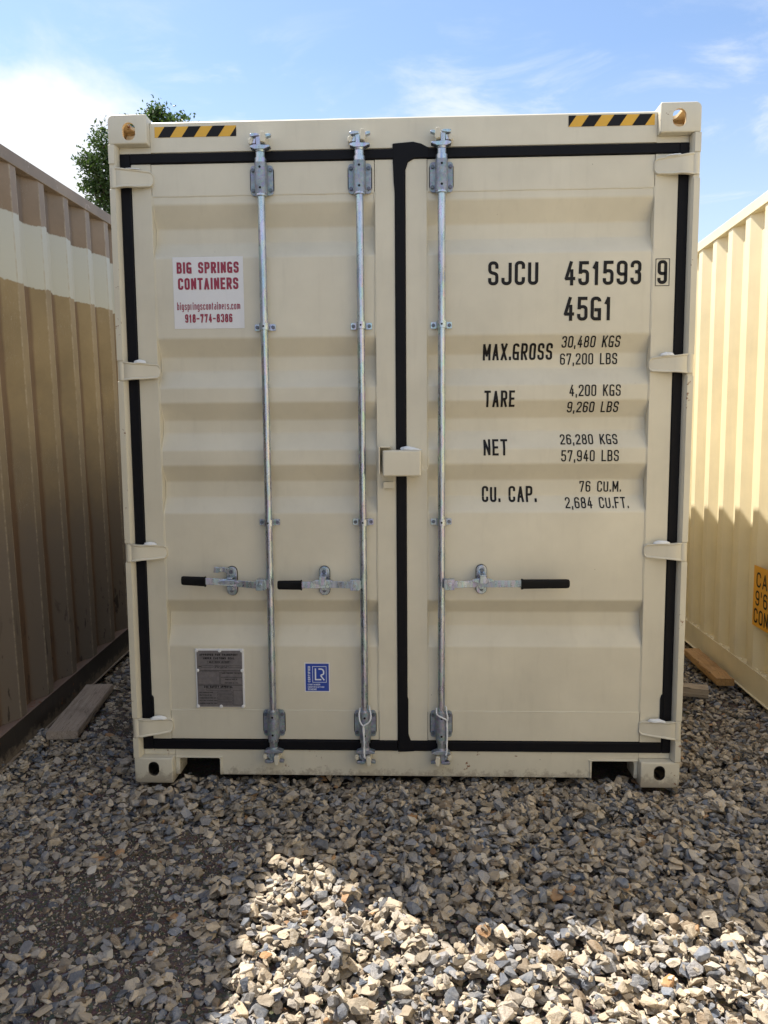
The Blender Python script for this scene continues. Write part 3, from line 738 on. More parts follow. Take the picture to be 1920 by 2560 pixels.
def locking_bar(x, tilt, label):
    xt, xb = x + tilt, x - tilt
    bar = empty('locking_bar', (0, 0, 0)); bar.parent = main; bar['label'] = label
    bm = BM()
    cyl(bm, (x, .010, .28), (x, .010, 2.63), .0160, 28)
    for z0, z1, r in ((2.560, 2.572, .0235), (2.692, 2.712, .0240), (.332, .344, .0225), (.196, .212, .0225)): cyl(bm, (x, .010, z0), (x, .010, z1), r, 22)
    cyl(bm, (x, .010, 2.63), (x, .010, 2.735), .0190, 22); cyl(bm, (x, .010, .28), (x, .010, .165), .0180, 22)
    from_bm('bar_rod', bm, M_galv, bar, bevel=.001)
    end_bracket(bar, x, 2.631); end_bracket(bar, x, .275)
    guide(bar, x, 2.026); guide(bar, x, 1.187)
    return bar
def handle(bar, x, s, zp, L, glen, catch_x, tip_dz, swung, zcatch):
    """s = direction the handle points along x"""
    hub_x = x + s * .036
    bm = BM()
    prism(bm, rrect(min(x + s * .014, x + s * .056), max(x + s * .014, x + s * .056), zp - .023, zp + .023, .004), -.030, -.026)
    box(bm, min(x + s * .012, x + s * .056), max(x + s * .012, x + s * .056), -.026, .012, zp + .019, zp + .0228)
    box(bm, min(x + s * .010, x + s * .018), max(x + s * .010, x + s * .018), -.0255, .010, zp - .018, zp + .0185)
    cyl(bm, (hub_x, -.026, zp), (hub_x, -.034, zp), .0085, 16)
    from_bm('handle_hub', bm, M_galv, bar, bevel=.0012)
    # lever: bent flat bar following a path, height .030
    path = [(0.020, -.016, 0), (.07, -.020, 0), (.11, -.012, .10), (.16, -.012, .35), (.20, -.026, .65), (L - glen * .5, -.030, .95), (L, -.030, 1.0)]
    bm = BM(); rings = []
    for d, y, k in path:
        xx = x + s * (d + .0); zz = zp + tip_dz * k; hh = .0145
        rings.append([bm.verts.new(p) for p in ((xx, y - .0035, zz - hh), (xx, y - .0035, zz + hh), (xx, y + .0035, zz + hh), (xx, y + .0035, zz - hh))])
    for A, B in zip(rings, rings[1:]):
        for k in range(4): bm.faces.new((A[k], A[(k + 1) % 4], B[(k + 1) % 4], B[k]))
    bm.faces.new(rings[0]); bm.faces.new(rings[-1][::-1])
    from_bm('handle_lever', bm, M_galv, bar, bevel=.0012)
    x1 = x + s * (L + .006); x0 = x + s * (L - glen)
    z1 = zp + tip_dz; z0 = zp + tip_dz * (1 - glen / L * .9)
    bm = BM()
    prof = [(0, 1.12), (.03, 1.12), (.05, 1.0), (.5, .97), (.93, .95), (.985, .85), (1.0, .6)]
    rings = []
    for t, k in prof:
        cx = lerp(x0, x1, t); cz = lerp(z0, z1, t)
        pr = rrect(-.0125 * k, .0125 * k, -.0205 * k, .0205 * k, .011 * k, 5)
        rings.append([bm.verts.new((cx, -.030 + a, cz + b)) for a, b in pr])
    for A, B in zip(rings, rings[1:]):
        n = len(A)
        for k in range(n): bm.faces.new((A[k], A[(k + 1) % n], B[(k + 1) % n], B[k]))
    bm.faces.new(rings[0]); bm.faces.new(rings[-1][::-1])
    from_bm('handle_grip', bm, M_grip, bar)
    # catch on the door
    cx = catch_x; bm = BM()
    prism(bm, rrect(cx - .0225, cx + .0225, zcatch - .064, zcatch + .064, .0224, 7), .028, .0395)
    prism(bm, [(cx - .014, zcatch - .036), (cx + .014, zcatch - .036), (cx + .014, zcatch - .018), (cx - .014, zcatch - .018)], -.006, .028)
    # saddle lens that carries the lever
    n = 16; top = [(cx + .046 * math.cos(math.pi * i / n), zcatch + .006 + .011 * math.sin(math.pi * i / n)) for i in range(n + 1)]
    bot = [(cx - .046 * math.cos(math.pi * i / n), zcatch + .006 - .009 * math.sin(math.pi * i / n)) for i in range(1, n)]
    prism(bm, top + bot, -.040, -.0185)
    box(bm, cx - .012, cx + .012, -.022, .028, zcatch + .018, zcatch + .024)
    from_bm('handle_catch', bm, M_galv, bar, bevel=.002)
    bm = BM(); prism(bm, rrect(cx - .0245, cx + .0245, zcatch - .066, zcatch + .066, .0244, 7), .0365, .0393); from_bm('catch_pad', bm, M_rubber, bar)
    one_bolt(bar, cx, .028, zcatch - .043, .0085, .009); one_bolt(bar, cx, .020, zcatch + .043, .0100, .009)
    bm = BM()
    if swung:
        prism(bm, rrect(cx - .019, cx + .019, zcatch + .024, zcatch + .062, .0185, 6), .018, .026)
        prism(bm, [(cx - .008, zcatch + .060), (cx - .040, zcatch + .066), (cx - .043, zcatch + .048), (cx - .012, zcatch + .038)], .010, .020)
        prism(bm, [(cx - .038, zcatch + .068), (cx - .066, zcatch + .070), (cx - .070, zcatch + .046), (cx - .054, zcatch + .044), (cx - .040, zcatch + .048)], -.012, -.002)
        box(bm, cx - .043, cx - .038, -.004, .012, zcatch + .047, zcatch + .067)
    else:
        prism(bm, rrect(cx - .016, cx + .016, zcatch + .022, zcatch + .062, .0155, 6), .018, .026)
        prism(bm, [(cx - .014, zcatch + .034), (cx + .014, zcatch + .034), (cx + .015, zcatch - .004), (cx - .015, zcatch - .004)], -.052, -.043)
        box(bm, cx - .014, cx + .014, -.0525, .020, zcatch + .028, zcatch + .034)
    from_bm('catch_latch', bm, M_galv, bar, bevel=.0015)
b1 = locking_bar(-.583, 0, 'leftmost locking bar, its latch swung open above the tilted handle')
b2 = locking_bar(-.171, 0, 'locking bar just left of the black centre gasket')
b3 = locking_bar(.1695, 0, 'locking bar on the right door, its long-gripped handle pointing right')
for b_, x, m in ((b1, -.583, 1), (b2, -.171, 1), (b3, .1695, -1)):
    cam_set(b_, x, 2.735, True, m); cam_set(b_, x, .175, False, m)
handle(b1, -.583, -1, .917, .375, .100, -.757, .022, True, .925)
handle(b2, -.171, -1, .917, .366, .100, -.345, .002, False, .926)
handle(b3, .1695, 1, .919, .540, .200, .345, .006, False, .932)

# --------------------------- stickers, plates, lettering
def stripes(x0, x1, z0, z1, first, right):
    t = empty('warning_stripe', (0, 0, 0)); t.parent = main
    bm = BM(); sheet(bm, x0, x1, z0, z1); flat_obj('yellow_tape', bm, M_stripe_y, t, DY - .0010)
    u = (x1 - x0) / 407 * 1.0; bm = BM(); sk = 36 * u; wd = 61 * u
    for k in range(-1, 5):
        a = x0 + (first + 120 * k) * u
        P = [(a, z0), (a + wd, z0), (a + wd + sk, z1), (a + sk, z1)]
        # clip to the tape
        def clip(P, xc, keep):
            Q = []
            for i in range(len(P)):
                p, q = P[i], P[(i + 1) % len(P)]
                ip = (p[0] - xc) * keep >= 0; iq = (q[0] - xc) * keep >= 0
                if ip: Q.append(p)
                if ip != iq:
                    s = (xc - p[0]) / (q[0] - p[0]); Q.append((xc, p[1] + s * (q[1] - p[1])))
            return Q
        P = clip(P, x0, 1)
        if len(P) >= 3: P = clip(P, x1, -1)
        if len(P) >= 3: bm.faces.new([bm.verts.new((a_, 0, b_)) for a_, b_ in P])
    flat_obj('black_bars', bm, M_ink, t, DY - .0016)
stripes(-1.034, -.688, 2.815, 2.858, 15, False)
stripes(.692, 1.043, 2.822, 2.866, -60, True)

LET = [('SJCU', 0.3669, 0.5773, 2.1897, 2.2887, .0135), ('451593', 0.6872, 1.0057, 2.1851, 2.2838, .0135), ('45G1', 0.686, 0.886, 2.0391, 2.1377, .0135),
 ('MAX.GROSS', 0.3503, 0.6479, 1.8817, 1.9502, .0095), ('30,480 KGS', 0.6835, 0.9301, 1.9306, 1.9766, .0058), ('67,200 LBS', 0.6821, 0.9254, 1.8598, 1.9081, .0058),
 ('TARE', 0.3542, 0.4847, 1.6805, 1.7503, .0095), ('4,200 KGS', 0.7151, 0.9324, 1.7231, 1.7718, .0058), ('9,260 LBS', 0.711, 0.9288, 1.6551, 1.7003, .0058),
 ('NET', 0.3522, 0.4557, 1.4725, 1.5427, .0095), ('26,280 KGS', 0.6829, 0.9284, 1.5178, 1.5618, .0058), ('57,940 LBS', 0.6851, 0.9311, 1.4451, 1.4936, .0058),
 ('CU.', 0.3496, 0.4289, 1.2683, 1.3378, .0095), ('CAP.', 0.4663, 0.5872, 1.2679, 1.3372, .0095), ('76 CU.M.', 0.7745, 0.9558, 1.3102, 1.358, .0058), ('2,684 CU.FT.', 0.71, 0.9832, 1.2412, 1.2876, .0058)]
for s, a, b, c, d, t in LET:
    bm = BM(); text(bm, s, a, b, c, d, t, gap=.95)
    flat_obj('lettering', bm, M_ink, dr, 0, shape=lambda z: panel_y(z) - .0012, breaks=BREAKS)
bm = BM(); text(bm, '9', 1.0715, 1.1115, 2.1850, 2.2820, .0132); rect_line(bm, 1.0625, 1.1215, 2.1765, 2.2885, .0026, .0003)
flat_obj('check_digit', bm, M_ink, dr, DY - .0012)

sg = empty('company_sign', (0, 0, 0)); sg.parent = main
bm = BM(); sheet(bm, -.978, -.674, 2.0255, 2.3265)
flat_obj('sign_sheet', bm, M_sign, sg, PY - .0012)
for a_ in (('BIG SPRINGS', -.9607, -.6927, 2.2575, 2.3047, .0092, .75), ('CONTAINERS', -.9569, -.6962, 2.1897, 2.2388, .0092, .75),
           ('bigspringscontainers.com', -.9640, -.6905, 2.1050, 2.1375, .0034, 1.25), ('918-774-8386', -.9309, -.7257, 2.0512, 2.0871, .0060, .9)):
    bm = BM(); text(bm, *a_[:6], gap=a_[6]); flat_obj('lettering', bm, M_maroon, sg, PY - .0020)

# data plate (light frame, eight rivets, etched plate)
pl = empty('data_plate', (0, 0, 0)); pl.parent = main
PX0, PX1, PZ0, PZ1 = -.935, -.7145, .3440, .6140
bm = BM(); box(bm, PX0, PX1, PY - .006, PY + .001, PZ0, PZ1); from_bm('plate_frame', bm, M_sign, pl, bevel=.002)
bm = BM(); box(bm, PX0 + .0065, PX1 - .0085, PY - .0075, PY - .003, PZ0 + .003, PZ1 - .008); from_bm('plate_sheet', bm, M_plate, pl)
for rx, rz in ((.007, .0), (.112, .003), (.212, .002)):
    for zz in (PZ1 - .0075, PZ0 + .0045):
        bm = BM(); cyl(bm, (PX0 + rx, PY - .007, zz), (PX0 + rx, PY - .0125, zz), .0080, 16, .0065); cyl(bm, (PX0 + rx, PY - .012, zz), (PX0 + rx, PY - .0145, zz), .0035, 12, .003)
        from_bm('rivet', bm, M_sign, pl)
for rx in (.009, .212):
    bm = BM(); cyl(bm, (PX0 + rx, PY - .007, .515), (PX0 + rx, PY - .0125, .515), .0080, 16, .0065); cyl(bm, (PX0 + rx, PY - .012, .515), (PX0 + rx, PY - .0145, .515), .0035, 12, .003)
    from_bm('rivet', bm, M_sign, pl)
bm = BM()
def px_(x): return PX0 + (x - 215) / (1370 - 215) * (PX1 - PX0)
def pz_(y): return PZ1 - (y - 200) / (1620 - 200) * (PZ1 - PZ0)
for s, a, b, t_, bo, th in (('APPROVED FOR TRANSPORT', 320, 1225, 312, 362, .0016), ('UNDER CUSTOMS SEAL', 400, 1145, 395, 447, .0016), ('GB/C 18334 LR/2020', 540, 1020, 495, 535, .0010),
      ('TYPE', 285, 350, 605, 640, .0008), ('MANUFACTURERS NO', 672, 985, 598, 622, .0007), ('OF THE CONTAINER', 672, 970, 640, 662, .0007),
      ('TIMBER COMPONENT TREATMENT', 822, 1300, 768, 795, .0007), ('MANUFACTURED BY', 915, 1205, 920, 945, .0007), ('CONTAINER CO. LTD.', 900, 1220, 1008, 1032, .0007),
      ('CSC SAFETY APPROVAL', 408, 1085, 1092, 1143, .0016), ('DATE MANUFACTURED', 290, 615, 1242, 1268, .0007), ('IDENTIFICATION NO.', 290, 590, 1308, 1334, .0007),
      ('MAXIMUM OPERATING GROSS MASS', 290, 690, 1378, 1402, .0007), ('ALLOWABLE STACKING LOAD', 290, 700, 1440, 1464, .0007), ('TRANSVERSE RACKING TEST FORCE', 290, 700, 1508, 1532, .0007)):
    text(bm, s, px_(a), px_(b), pz_(bo), pz_(t_), th * 1.35, gap=1.1)
for a, b, t_, bo in ((500, 1045, 485, 545), (360, 640, 600, 650), (1005, 1285, 600, 650), (265, 780, 745, 1055), (800, 1325, 750, 880), (800, 1325, 892, 1055), (455, 1040, 1158, 1205),
      (715, 1080, 1235, 1275), (715, 1080, 1300, 1342), (715, 1080, 1368, 1410), (715, 1080, 1432, 1475), (715, 1080, 1495, 1540), (1098, 1310, 1200, 1560)):
    rect_line(bm, px_(a), px_(b), pz_(bo), pz_(t_), .0009, .0003)
sheet(bm, px_(250), px_(1330), pz_(724), pz_(716), .0004); sheet(bm, px_(265), px_(1330), pz_(1082), pz_(1074), .0004)
flat_obj('plate_lettering', bm, M_ink, pl, PY - .0082)

ct = empty('certification_sticker', (0, 0, 0)); ct.parent = main
bm = BM(); sheet(bm, -.4435, -.3285, .4155, .5515); flat_obj('sticker_border', bm, M_sign, ct, PY - .0010)
bm = BM(); sheet(bm, -.4385, -.3335, .4205, .5465); flat_obj('sticker_field', bm, M_blue, ct, PY - .0016)
def sx2(x): return -.4435 + (x - 320) / (1272 - 320) * .115
def sz2(y): return .5515 - (y - 250) / (1355 - 250) * .136
bm = BM()
rect_line(bm, sx2(618), sx2(1145), sz2(995), sz2(385), .0022, .0)
ribbon(bm, [(sx2(735), sz2(465)), (sx2(735), sz2(885)), (sx2(950), sz2(885))], .0062, .0002)
ribbon(bm, fillet([(sx2(850), sz2(488)), (sx2(1040), sz2(488)), (sx2(1040), sz2(705)), (sx2(905), sz2(705)), (sx2(1060), sz2(910))], .013, 8), .0062, .0003)
text(bm, 'CONTAINER', sx2(443), sx2(905), sz2(1100), sz2(1042), .0016, gap=.9); text(bm, 'CERTIFICATION', sx2(443), sx2(1052), sz2(1192), sz2(1135), .0016, gap=.9); text(bm, 'SCHEME', sx2(443), sx2(770), sz2(1280), sz2(1215), .0016, gap=.9)
b2m = BM(); Lc = sz2(380) - sz2(985); text(b2m, 'CERTIFIED', 0, Lc, 0, .0105, .0024, gap=.9)
me_t = bpy.data.meshes.new('t'); 
for v in b2m.verts: v.co = Vector((sx2(540) - v.co.z, v.co.y, sz2(985) + v.co.x))
b2m.to_mesh(me_t); b2m.free(); bm.from_mesh(me_t); bpy.data.meshes.remove(me_t)
flat_obj('sticker_lettering', bm, M_lite, ct, PY - .0023)

# white cords tied round two bars (they hang from the bars: things of their own)
def twisted(bm, pts, r, pitch=.014):
    P = [Vector(p) for p in pts]; Q = []
    for i in range(len(P) - 1):                                  # Catmull-Rom
        p0 = P[max(i - 1, 0)]; p1 = P[i]; p2 = P[i + 1]; p3 = P[min(i + 2, len(P) - 1)]
        n = max(3, int((p2 - p1).length / .0022))
        for k in range(n):
            t = k / n; Q.append(.5 * ((2 * p1) + (p2 - p0) * t + (2 * p0 - 5 * p1 + 4 * p2 - p3) * t * t + (3 * p1 - p0 - 3 * p2 + p3) * t ** 3))
    Q.append(P[-1]); L = 0
    S = [[], []]
    for i, p in enumerate(Q):
        if i: L += (Q[i] - Q[i - 1]).length
        d = (Q[min(i + 1, len(Q) - 1)] - Q[max(i - 1, 0)]).normalized(); a = d.cross(Vector((.13, 1, .07))).normalized(); b = d.cross(a)
        for k in (0, 1):
            th = 2 * math.pi * L / pitch + k * math.pi; S[k].append(p + (a * math.cos(th) + b * math.sin(th)) * r * .62)
    for s in S: tube(bm, s, r * .66, 6)
def cord(name, label, x, path1, path2, loopz):
    bm = BM()
    for p in (path1, path2): twisted(bm, p, .0032)
    pts = [(x + .0225 * math.cos(a), .010 + .026 * math.sin(a), loopz + .006 * math.sin(a * 2)) for a in [R(-15 + 210 * k / 14) for k in range(15)]]
    twisted(bm, pts, .0032)
    return tag(from_bm(name, bm, M_cord, None, ang=60), label, 'cord', 'white cords tied to the locking bars')
cord('cord', 'white cord looped in a Y at the foot of the bar left of the gasket', -.171,
     [(-.1925, .006, .350), (-.195, -.010, .336), (-.193, -.020, .312), (-.186, -.021, .294), (-.1765, -.021, .281), (-.1735, -.021, .255), (-.1755, -.021, .220), (-.1725, -.020, .180), (-.1745, -.022, .140)],
     [(-.1495, .006, .350), (-.1435, -.010, .336), (-.1440, -.020, .316), (-.155, -.021, .298), (-.1755, -.0235, .283), (-.1765, -.0235, .250), (-.1725, -.0235, .215), (-.1755, -.0225, .170), (-.1700, -.024, .136)], .352)
cord('cord', 'white cord down the right side of the locking bar on the right door', .1695,
     [(.148, .006, .352), (.1475, -.012, .342), (.154, -.021, .334), (.172, -.022, .324), (.1895, -.017, .312), (.1945, -.012, .290), (.1925, -.012, .255), (.1935, -.012, .210), (.1900, -.013, .150)],
     [(.191, .006, .352), (.1925, -.004, .340), (.1965, -.010, .318), (.1915, -.013, .290), (.1955, -.013, .250), (.1915, -.013, .210), (.1935, -.014, .170), (.1885, -.015, .148)], .354)

# ------------------------------------------------------------------ neighbouring containers
def side_container(name, label, x0, z0, yaw, pit, sgn, panel_m, toprail_m, botrail_m, shelf_m, L0, L1, pitch, phase, prof):
    """wall faces sgn (the alley). Local frame: y along the length, x=0 the alley face; far side at -sgn*2.438"""
    e = empty(name, (0, 0, 0)); e.rotation_euler = Euler((pit, 0, -yaw), 'XYZ')
    rot = e.rotation_euler.to_matrix()
    e.location = Vector((x0, 1.0, z0)) + rot @ Vector((0, L0, 0))
    tag(e, label, 'shipping container')
    L = L1 - L0
    def bx(nm, m, x_a, x_b, ya, yb, za, zb, bev=.004):
        bm = BM(); box(bm, min(-sgn * x_a, -sgn * x_b), max(-sgn * x_a, -sgn * x_b), ya, yb, za, zb); return from_bm(nm, bm, m, e, bevel=bev)
    # top rail: square tube
    bx('top_rail', toprail_m, 0.0, .060, .17, L - .17, 2.826, 2.890)
    # bottom rail: channel with its lips
    bm = BM()
    P = [(0.006, .003), (0.006, .150), (.050, .150), (.050, .142), (.013, .142), (.013, .012), (.050, .012), (.050, .003)]
    prism(bm, [(-sgn * a, b) for a, b in P], .17, L - .17, axis='y') if False else None
    A = [bm.verts.new((-sgn * a, .17, b)) for a, b in P]; B = [bm.verts.new((-sgn * a, L - .17, b)) for a, b in P]
    n = len(P)
    for i in range(n): bm.faces.new((A[i], B[i], B[(i + 1) % n], A[(i + 1) % n]))
    bm.faces.new(A); bm.faces.new(B[::-1])
    from_bm('bottom_rail', bm, botrail_m, e, bevel=.002)
    bx('bottom_flange', toprail_m if sgn > 0 else botrail_m, -.004, .05, .17, L - .17, -.004, .0025, .001)
    # ledge of the bottom rail that shows beside the corrugations
    bx('ledge', shelf_m, .004, .085, .171, L - .171, .1503, .1545, .001)
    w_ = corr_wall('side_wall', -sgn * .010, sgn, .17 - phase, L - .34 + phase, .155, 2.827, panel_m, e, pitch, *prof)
    bx('far_side_wall', panel_m, 2.40, 2.43, .17, L - .17, .01, 2.89); bx('roof', panel_m, .0605, 2.399, .1, L - .1, 2.835, 2.865)
    for ya, yb in ((0, .168), (L - .168, L)):
        for xa, xb in ((-.002, .150), (2.29, 2.438)):
            bx('corner_fitting', toprail_m, xa - .001, xb + .01, ya - .004, yb + .004, 2.778, 2.896, .01); bx('corner_fitting', botrail_m, xa - .001, xb + .01, ya - .004, yb + .004, 0, .118, .01)
            bx('corner_post', panel_m, xa + .002, xb, ya, yb, .1185, 2.7775)
    bx('end_wall', panel_m, .151, 2.289, .02, .06, .02, 2.87); bx('end_wall', panel_m, .151, 2.289, L - .06, L - .02, .02, 2.87)
    return e
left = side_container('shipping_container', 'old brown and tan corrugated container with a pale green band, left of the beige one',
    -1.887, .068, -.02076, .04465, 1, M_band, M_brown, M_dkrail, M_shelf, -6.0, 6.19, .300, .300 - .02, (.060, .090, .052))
right = side_container('shipping_container', 'cream yellow corrugated container in sunlight with an amber caution label, at the right edge',
    2.0296, .0222, .03736, -.0047, -1, M_cream, M_cream, M_cream, M_cream, -6.0, 6.19, .278, .10, (.072, .066, .044))
# caution label on the cream container
cl = empty('caution_label', (0, 0, 0)); cl.parent = right
def on_right(bm, y_):
    # flat lettering drawn in (x,z) goes onto the wall x = const: reading direction runs towards -y
    me = bpy.data.meshes.new('caution'); 
    for v in bm.verts: v.co = Vector((-.0022 - (-v.co.y) * 1.0 + y_, 6.19 - v.co.x, v.co.z))
    bm.to_mesh(me); bm.free(); return me
bm = BM(); sheet(bm, 0, .62, .420, .773); o = new_obj('label_sheet', on_right(bm, .0030), cl, M_orange)
bm = BM(); text(bm, "CAUTION", .040, .56, .652, .740, .012, gap=1.1); text(bm, "9'6\" HIGH", .035, .58, .544, .632, .012, gap=1.1); text(bm, "CONTAINER", .020, .60, .440, .526, .012, gap=1.1)
o = new_obj('label_lettering', on_right(bm, .0022), cl, M_ink)

# caulk crumbs along the cream container's wall foot
bm = BM(); rnd = random.Random(4)
pts = []
for i in range(160):
    y = .3 + i * .075 + rnd.uniform(-.02, .02); ph = ((y - .17 + .10) % .278) / .278
    if ph > .25: pts.append((y, ph))
for y, ph in pts:
    bmesh.ops.create_icosphere(bm, subdivisions=1, radius=1, matrix=Matrix.Translation((.020 + rnd.uniform(-.006, .004), y, .157)) @ Matrix.Diagonal((.010, rnd.uniform(.02, .045), rnd.uniform(.004, .009), 1)))
from_bm('seam_sealant', bm, M_cream, right, ang=80)

# ------------------------------------------------------------------ ground + gravel
def sst(a, b, x): t = np.clip((x - a) / (b - a), 0, 1); return t * t * (3 - 2 * t)
def ground_h(x, y):
    x = np.asarray(x, float); y = np.asarray(y, float)
    h = -.052 + .010 * np.sin(1.9 * x + .7) * np.cos(2.3 * y + .2) + .006 * np.sin(5.1 * x - 3.3 * y)
    dirt = dirt_f(x, y); h = h + .026 * dirt
    h = h + .0447 * np.clip(y + .5, 0, 5) * sst(-1.15, -1.45, x) 
    h = h + .004 * np.clip(y, 0, 5) * sst(1.2, 1.5, x)
    return h
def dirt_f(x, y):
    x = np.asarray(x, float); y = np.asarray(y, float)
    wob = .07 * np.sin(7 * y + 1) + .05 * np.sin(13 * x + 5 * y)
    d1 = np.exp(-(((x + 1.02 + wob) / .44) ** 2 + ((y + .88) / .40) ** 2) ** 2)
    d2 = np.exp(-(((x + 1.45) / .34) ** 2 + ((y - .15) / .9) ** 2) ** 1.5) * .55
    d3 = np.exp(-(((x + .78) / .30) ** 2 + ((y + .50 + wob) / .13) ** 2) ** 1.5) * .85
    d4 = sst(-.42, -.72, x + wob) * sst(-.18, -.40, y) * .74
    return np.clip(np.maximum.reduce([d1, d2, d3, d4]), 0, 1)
gx = np.unique(np.round(np.concatenate([np.array([-300, -120, -50, -20, -10, -6, -4, -3]), np.arange(-2.6, 2.81, .03), np.array([3, 4, 6, 10, 20, 50, 120, 300])]), 4))
gy = np.unique(np.round(np.concatenate([np.array([-300, -120, -50, -20, -10, -6]), np.arange(-4.2, 5.01, .03), np.array([6, 8, 12, 20, 50, 120, 400])]), 4))
GX, GY = np.meshgrid(gx, gy)
gr = np.random.default_rng(3)
GZ = ground_h(GX, GY); inner = (np.abs(GX) < 2.9) & (GY > -4.3) & (GY < 5.1)
GZ = np.where(inner, GZ + gr.normal(0, .0018, GX.shape), -.05)
nx, ny = len(gx), len(gy)
verts = np.stack([GX.ravel(), GY.ravel(), GZ.ravel()], 1)
ii, jj = np.meshgrid(np.arange(nx - 1), np.arange(ny - 1)); a = (jj * nx + ii).ravel()
faces = np.stack([a, a + 1, a + 1 + nx, a + nx], 1)
def np_mesh(name, V, F, fl):
    me = bpy.data.meshes.new(name); me.vertices.add(len(V)); me.vertices.foreach_set('co', V.astype(np.float32).ravel())
    me.loops.add(len(F)); me.loops.foreach_set('vertex_index', F.astype(np.int32))
    st = np.concatenate([[0], np.cumsum(fl)[:-1]]).astype(np.int32)
    me.polygons.add(len(fl)); me.polygons.foreach_set('loop_start', st); me.polygons.foreach_set('loop_total', fl.astype(np.int32))
    me.update(calc_edges=True); me.polygons.foreach_set('use_smooth', np.zeros(len(fl), bool)); return me
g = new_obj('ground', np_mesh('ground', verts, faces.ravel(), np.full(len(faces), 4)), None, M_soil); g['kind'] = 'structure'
g.data.shade_smooth()

# stone prototypes: angular hulls with slightly worn edges
def proto(seed, bev):
    r = random.Random(seed); bm = BM()
    n = r.randint(10, 18); ax = (1.0, r.uniform(.46, .95), r.uniform(.26, .66))
    for _ in range(n):
        v = Vector((r.gauss(0, 1), r.gauss(0, 1), r.gauss(0, 1))).normalized()
        # push towards a box so that the stones are blocky, not round
        mxx = max(abs(v.x), abs(v.y), abs(v.z)); v = v.lerp(v / mxx * .80, r.uniform(.45, .85))
        bm.verts.new((v.x * ax[0], v.y * ax[1], v.z * ax[2]))
    res = bmesh.ops.convex_hull(bm, input=bm.verts[:])
    bmesh.ops.delete(bm, geom=[v for v in bm.verts if not v.link_faces], context='VERTS')
    bmesh.ops.dissolve_limit(bm, angle_limit=R(17), verts=bm.verts[:], edges=bm.edges[:])
    if bev: bmesh.ops.bevel(bm, geom=bm.edges[:], offset=.032, segments=1, profile=.5, affect='EDGES', clamp_overlap=True)
    bmesh.ops.recalc_face_normals(bm, faces=bm.faces[:])
    bm.verts.ensure_lookup_table(); bm.verts.index_update()
    V = np.array([v.co[:] for v in bm.verts]); V = V / np.abs(V).max(); V -= V.mean(0)
    F = [[v.index for v in f.verts] for f in bm.faces]; bm.free()
    return V, np.array([i for f in F for i in f]), np.array([len(f) for f in F])
PN = [proto(100 + i, True) for i in range(48)]; PF = [proto(500 + i, False) for i in range(32)]

rs = np.random.default_rng(11)
RES = .008; X0, X1, Y0, Y1 = -2.05, 2.35, -3.0, 4.6
hx, hy = int((X1 - X0) / RES), int((Y1 - Y0) / RES)
cgx = X0 + (np.arange(hx) + .5) * RES; cgy = Y0 + (np.arange(hy) + .5) * RES
HF = ground_h(*np.meshgrid(cgx, cgy))
def left_face(y): return -1.887 - .02076 * (y - 1)
def right_face(y): return 2.0296 + .03736 * (y - 1)
def allowed(x, y, r):
    if y > .13 and abs(x) < 1.21: return False
    if x < left_face(y) - .10 or x > right_face(y) + .10: return False
    if .03 < y < .17 and 1.06 < abs(x) < 1.20: return False
    return True
place = []      # x, y, z, size, rotation matrix, proto index, lod
def drop(x, y, size, flat, k_in, embed=0.0):
    r = size * .5
    i0, i1 = int((x - r - X0) / RES), int((x + r - X0) / RES) + 1; j0, j1 = int((y - r - Y0) / RES), int((y + r - Y0) / RES) + 1
    if i0 < 1 or j0 < 1 or i1 >= hx - 1 or j1 >= hy - 1: return
    P = HF[j0:j1, i0:i1]; n = P.size
    yy = cgy[j0:j1, None] - y; xx = cgx[None, i0:i1] - x; d2 = (xx * xx + yy * yy) / (r * r)
    msk = d2 < 1
    if not msk.any(): return
    v = P[msk]; h = np.percentile(v, 62)
    lim = .030 if y < .0 else .012
    lim += .0447 * max(0, y + .5) if x < -1.25 else 0
    # local slope
    sxx = (xx * P * msk).sum() / max(1e-9, (xx * xx * msk).sum()); syy = (yy * P * msk).sum() / max(1e-9, (yy * yy * msk).sum())
    sxx = np.clip(sxx, -.9, .9); syy = np.clip(syy, -.9, .9)
    near = (y < .35 and y > -1.9)
    idx = rs.integers(0, len(PN) if near else len(PF)); th = .5 * flat
    rot = Euler((rs.normal(0, .21) * k_in, rs.normal(0, .21) * k_in, rs.uniform(0, 6.283))).to_matrix()
    tilt = Vector((0, 0, 1)).rotation_difference(Vector((-sxx * .6, -syy * .6, 1)).normalized()).to_matrix()
    M = np.array(tilt @ rot)
    top = size * .5 * th
    zc = h + top * (.42 - embed)
    if abs(x) < 1.25 and y > -.02 and zc + top > .012: return
    if 1.03 - r < abs(x) < 1.23 + r and y > -r and y < .19 + r and zc + top * 1.1 > -.002: return
    if zc + top * 1.3 > lim + .03 + .02 * rs.random() : return
    newh = zc + top * np.sqrt(np.clip(1 - d2, 0, 1)) * .8
    HF[j0:j1, i0:i1] = np.where(msk, np.maximum(P, newh), P)
    place.append((x, y, zc, size * .5, M, idx, near, flat))
def pour(n, xa, xb, ya, yb, smin, smax, k=1.0, dirt_keep=.25, embed=0.0, flat=(.72, 1.15)):
    X = rs.uniform(xa, xb, n); Y = rs.uniform(ya, yb, n); S = smin + (smax - smin) * rs.beta(1.6, 2.6, n); D = dirt_f(X, Y); K = rs.random(n)
    for x, y, s, d, kk in zip(X, Y, S, D, K):
        if kk > 1 - d * (1 - dirt_keep) ** .5 and d > .15 and kk < 2: 
            if kk > (1 - d) + dirt_keep * d: continue
        if not allowed(x, y, s): continue
        drop(x, y, s, rs.uniform(*flat), k, embed + d * rs.uniform(.25, .95))
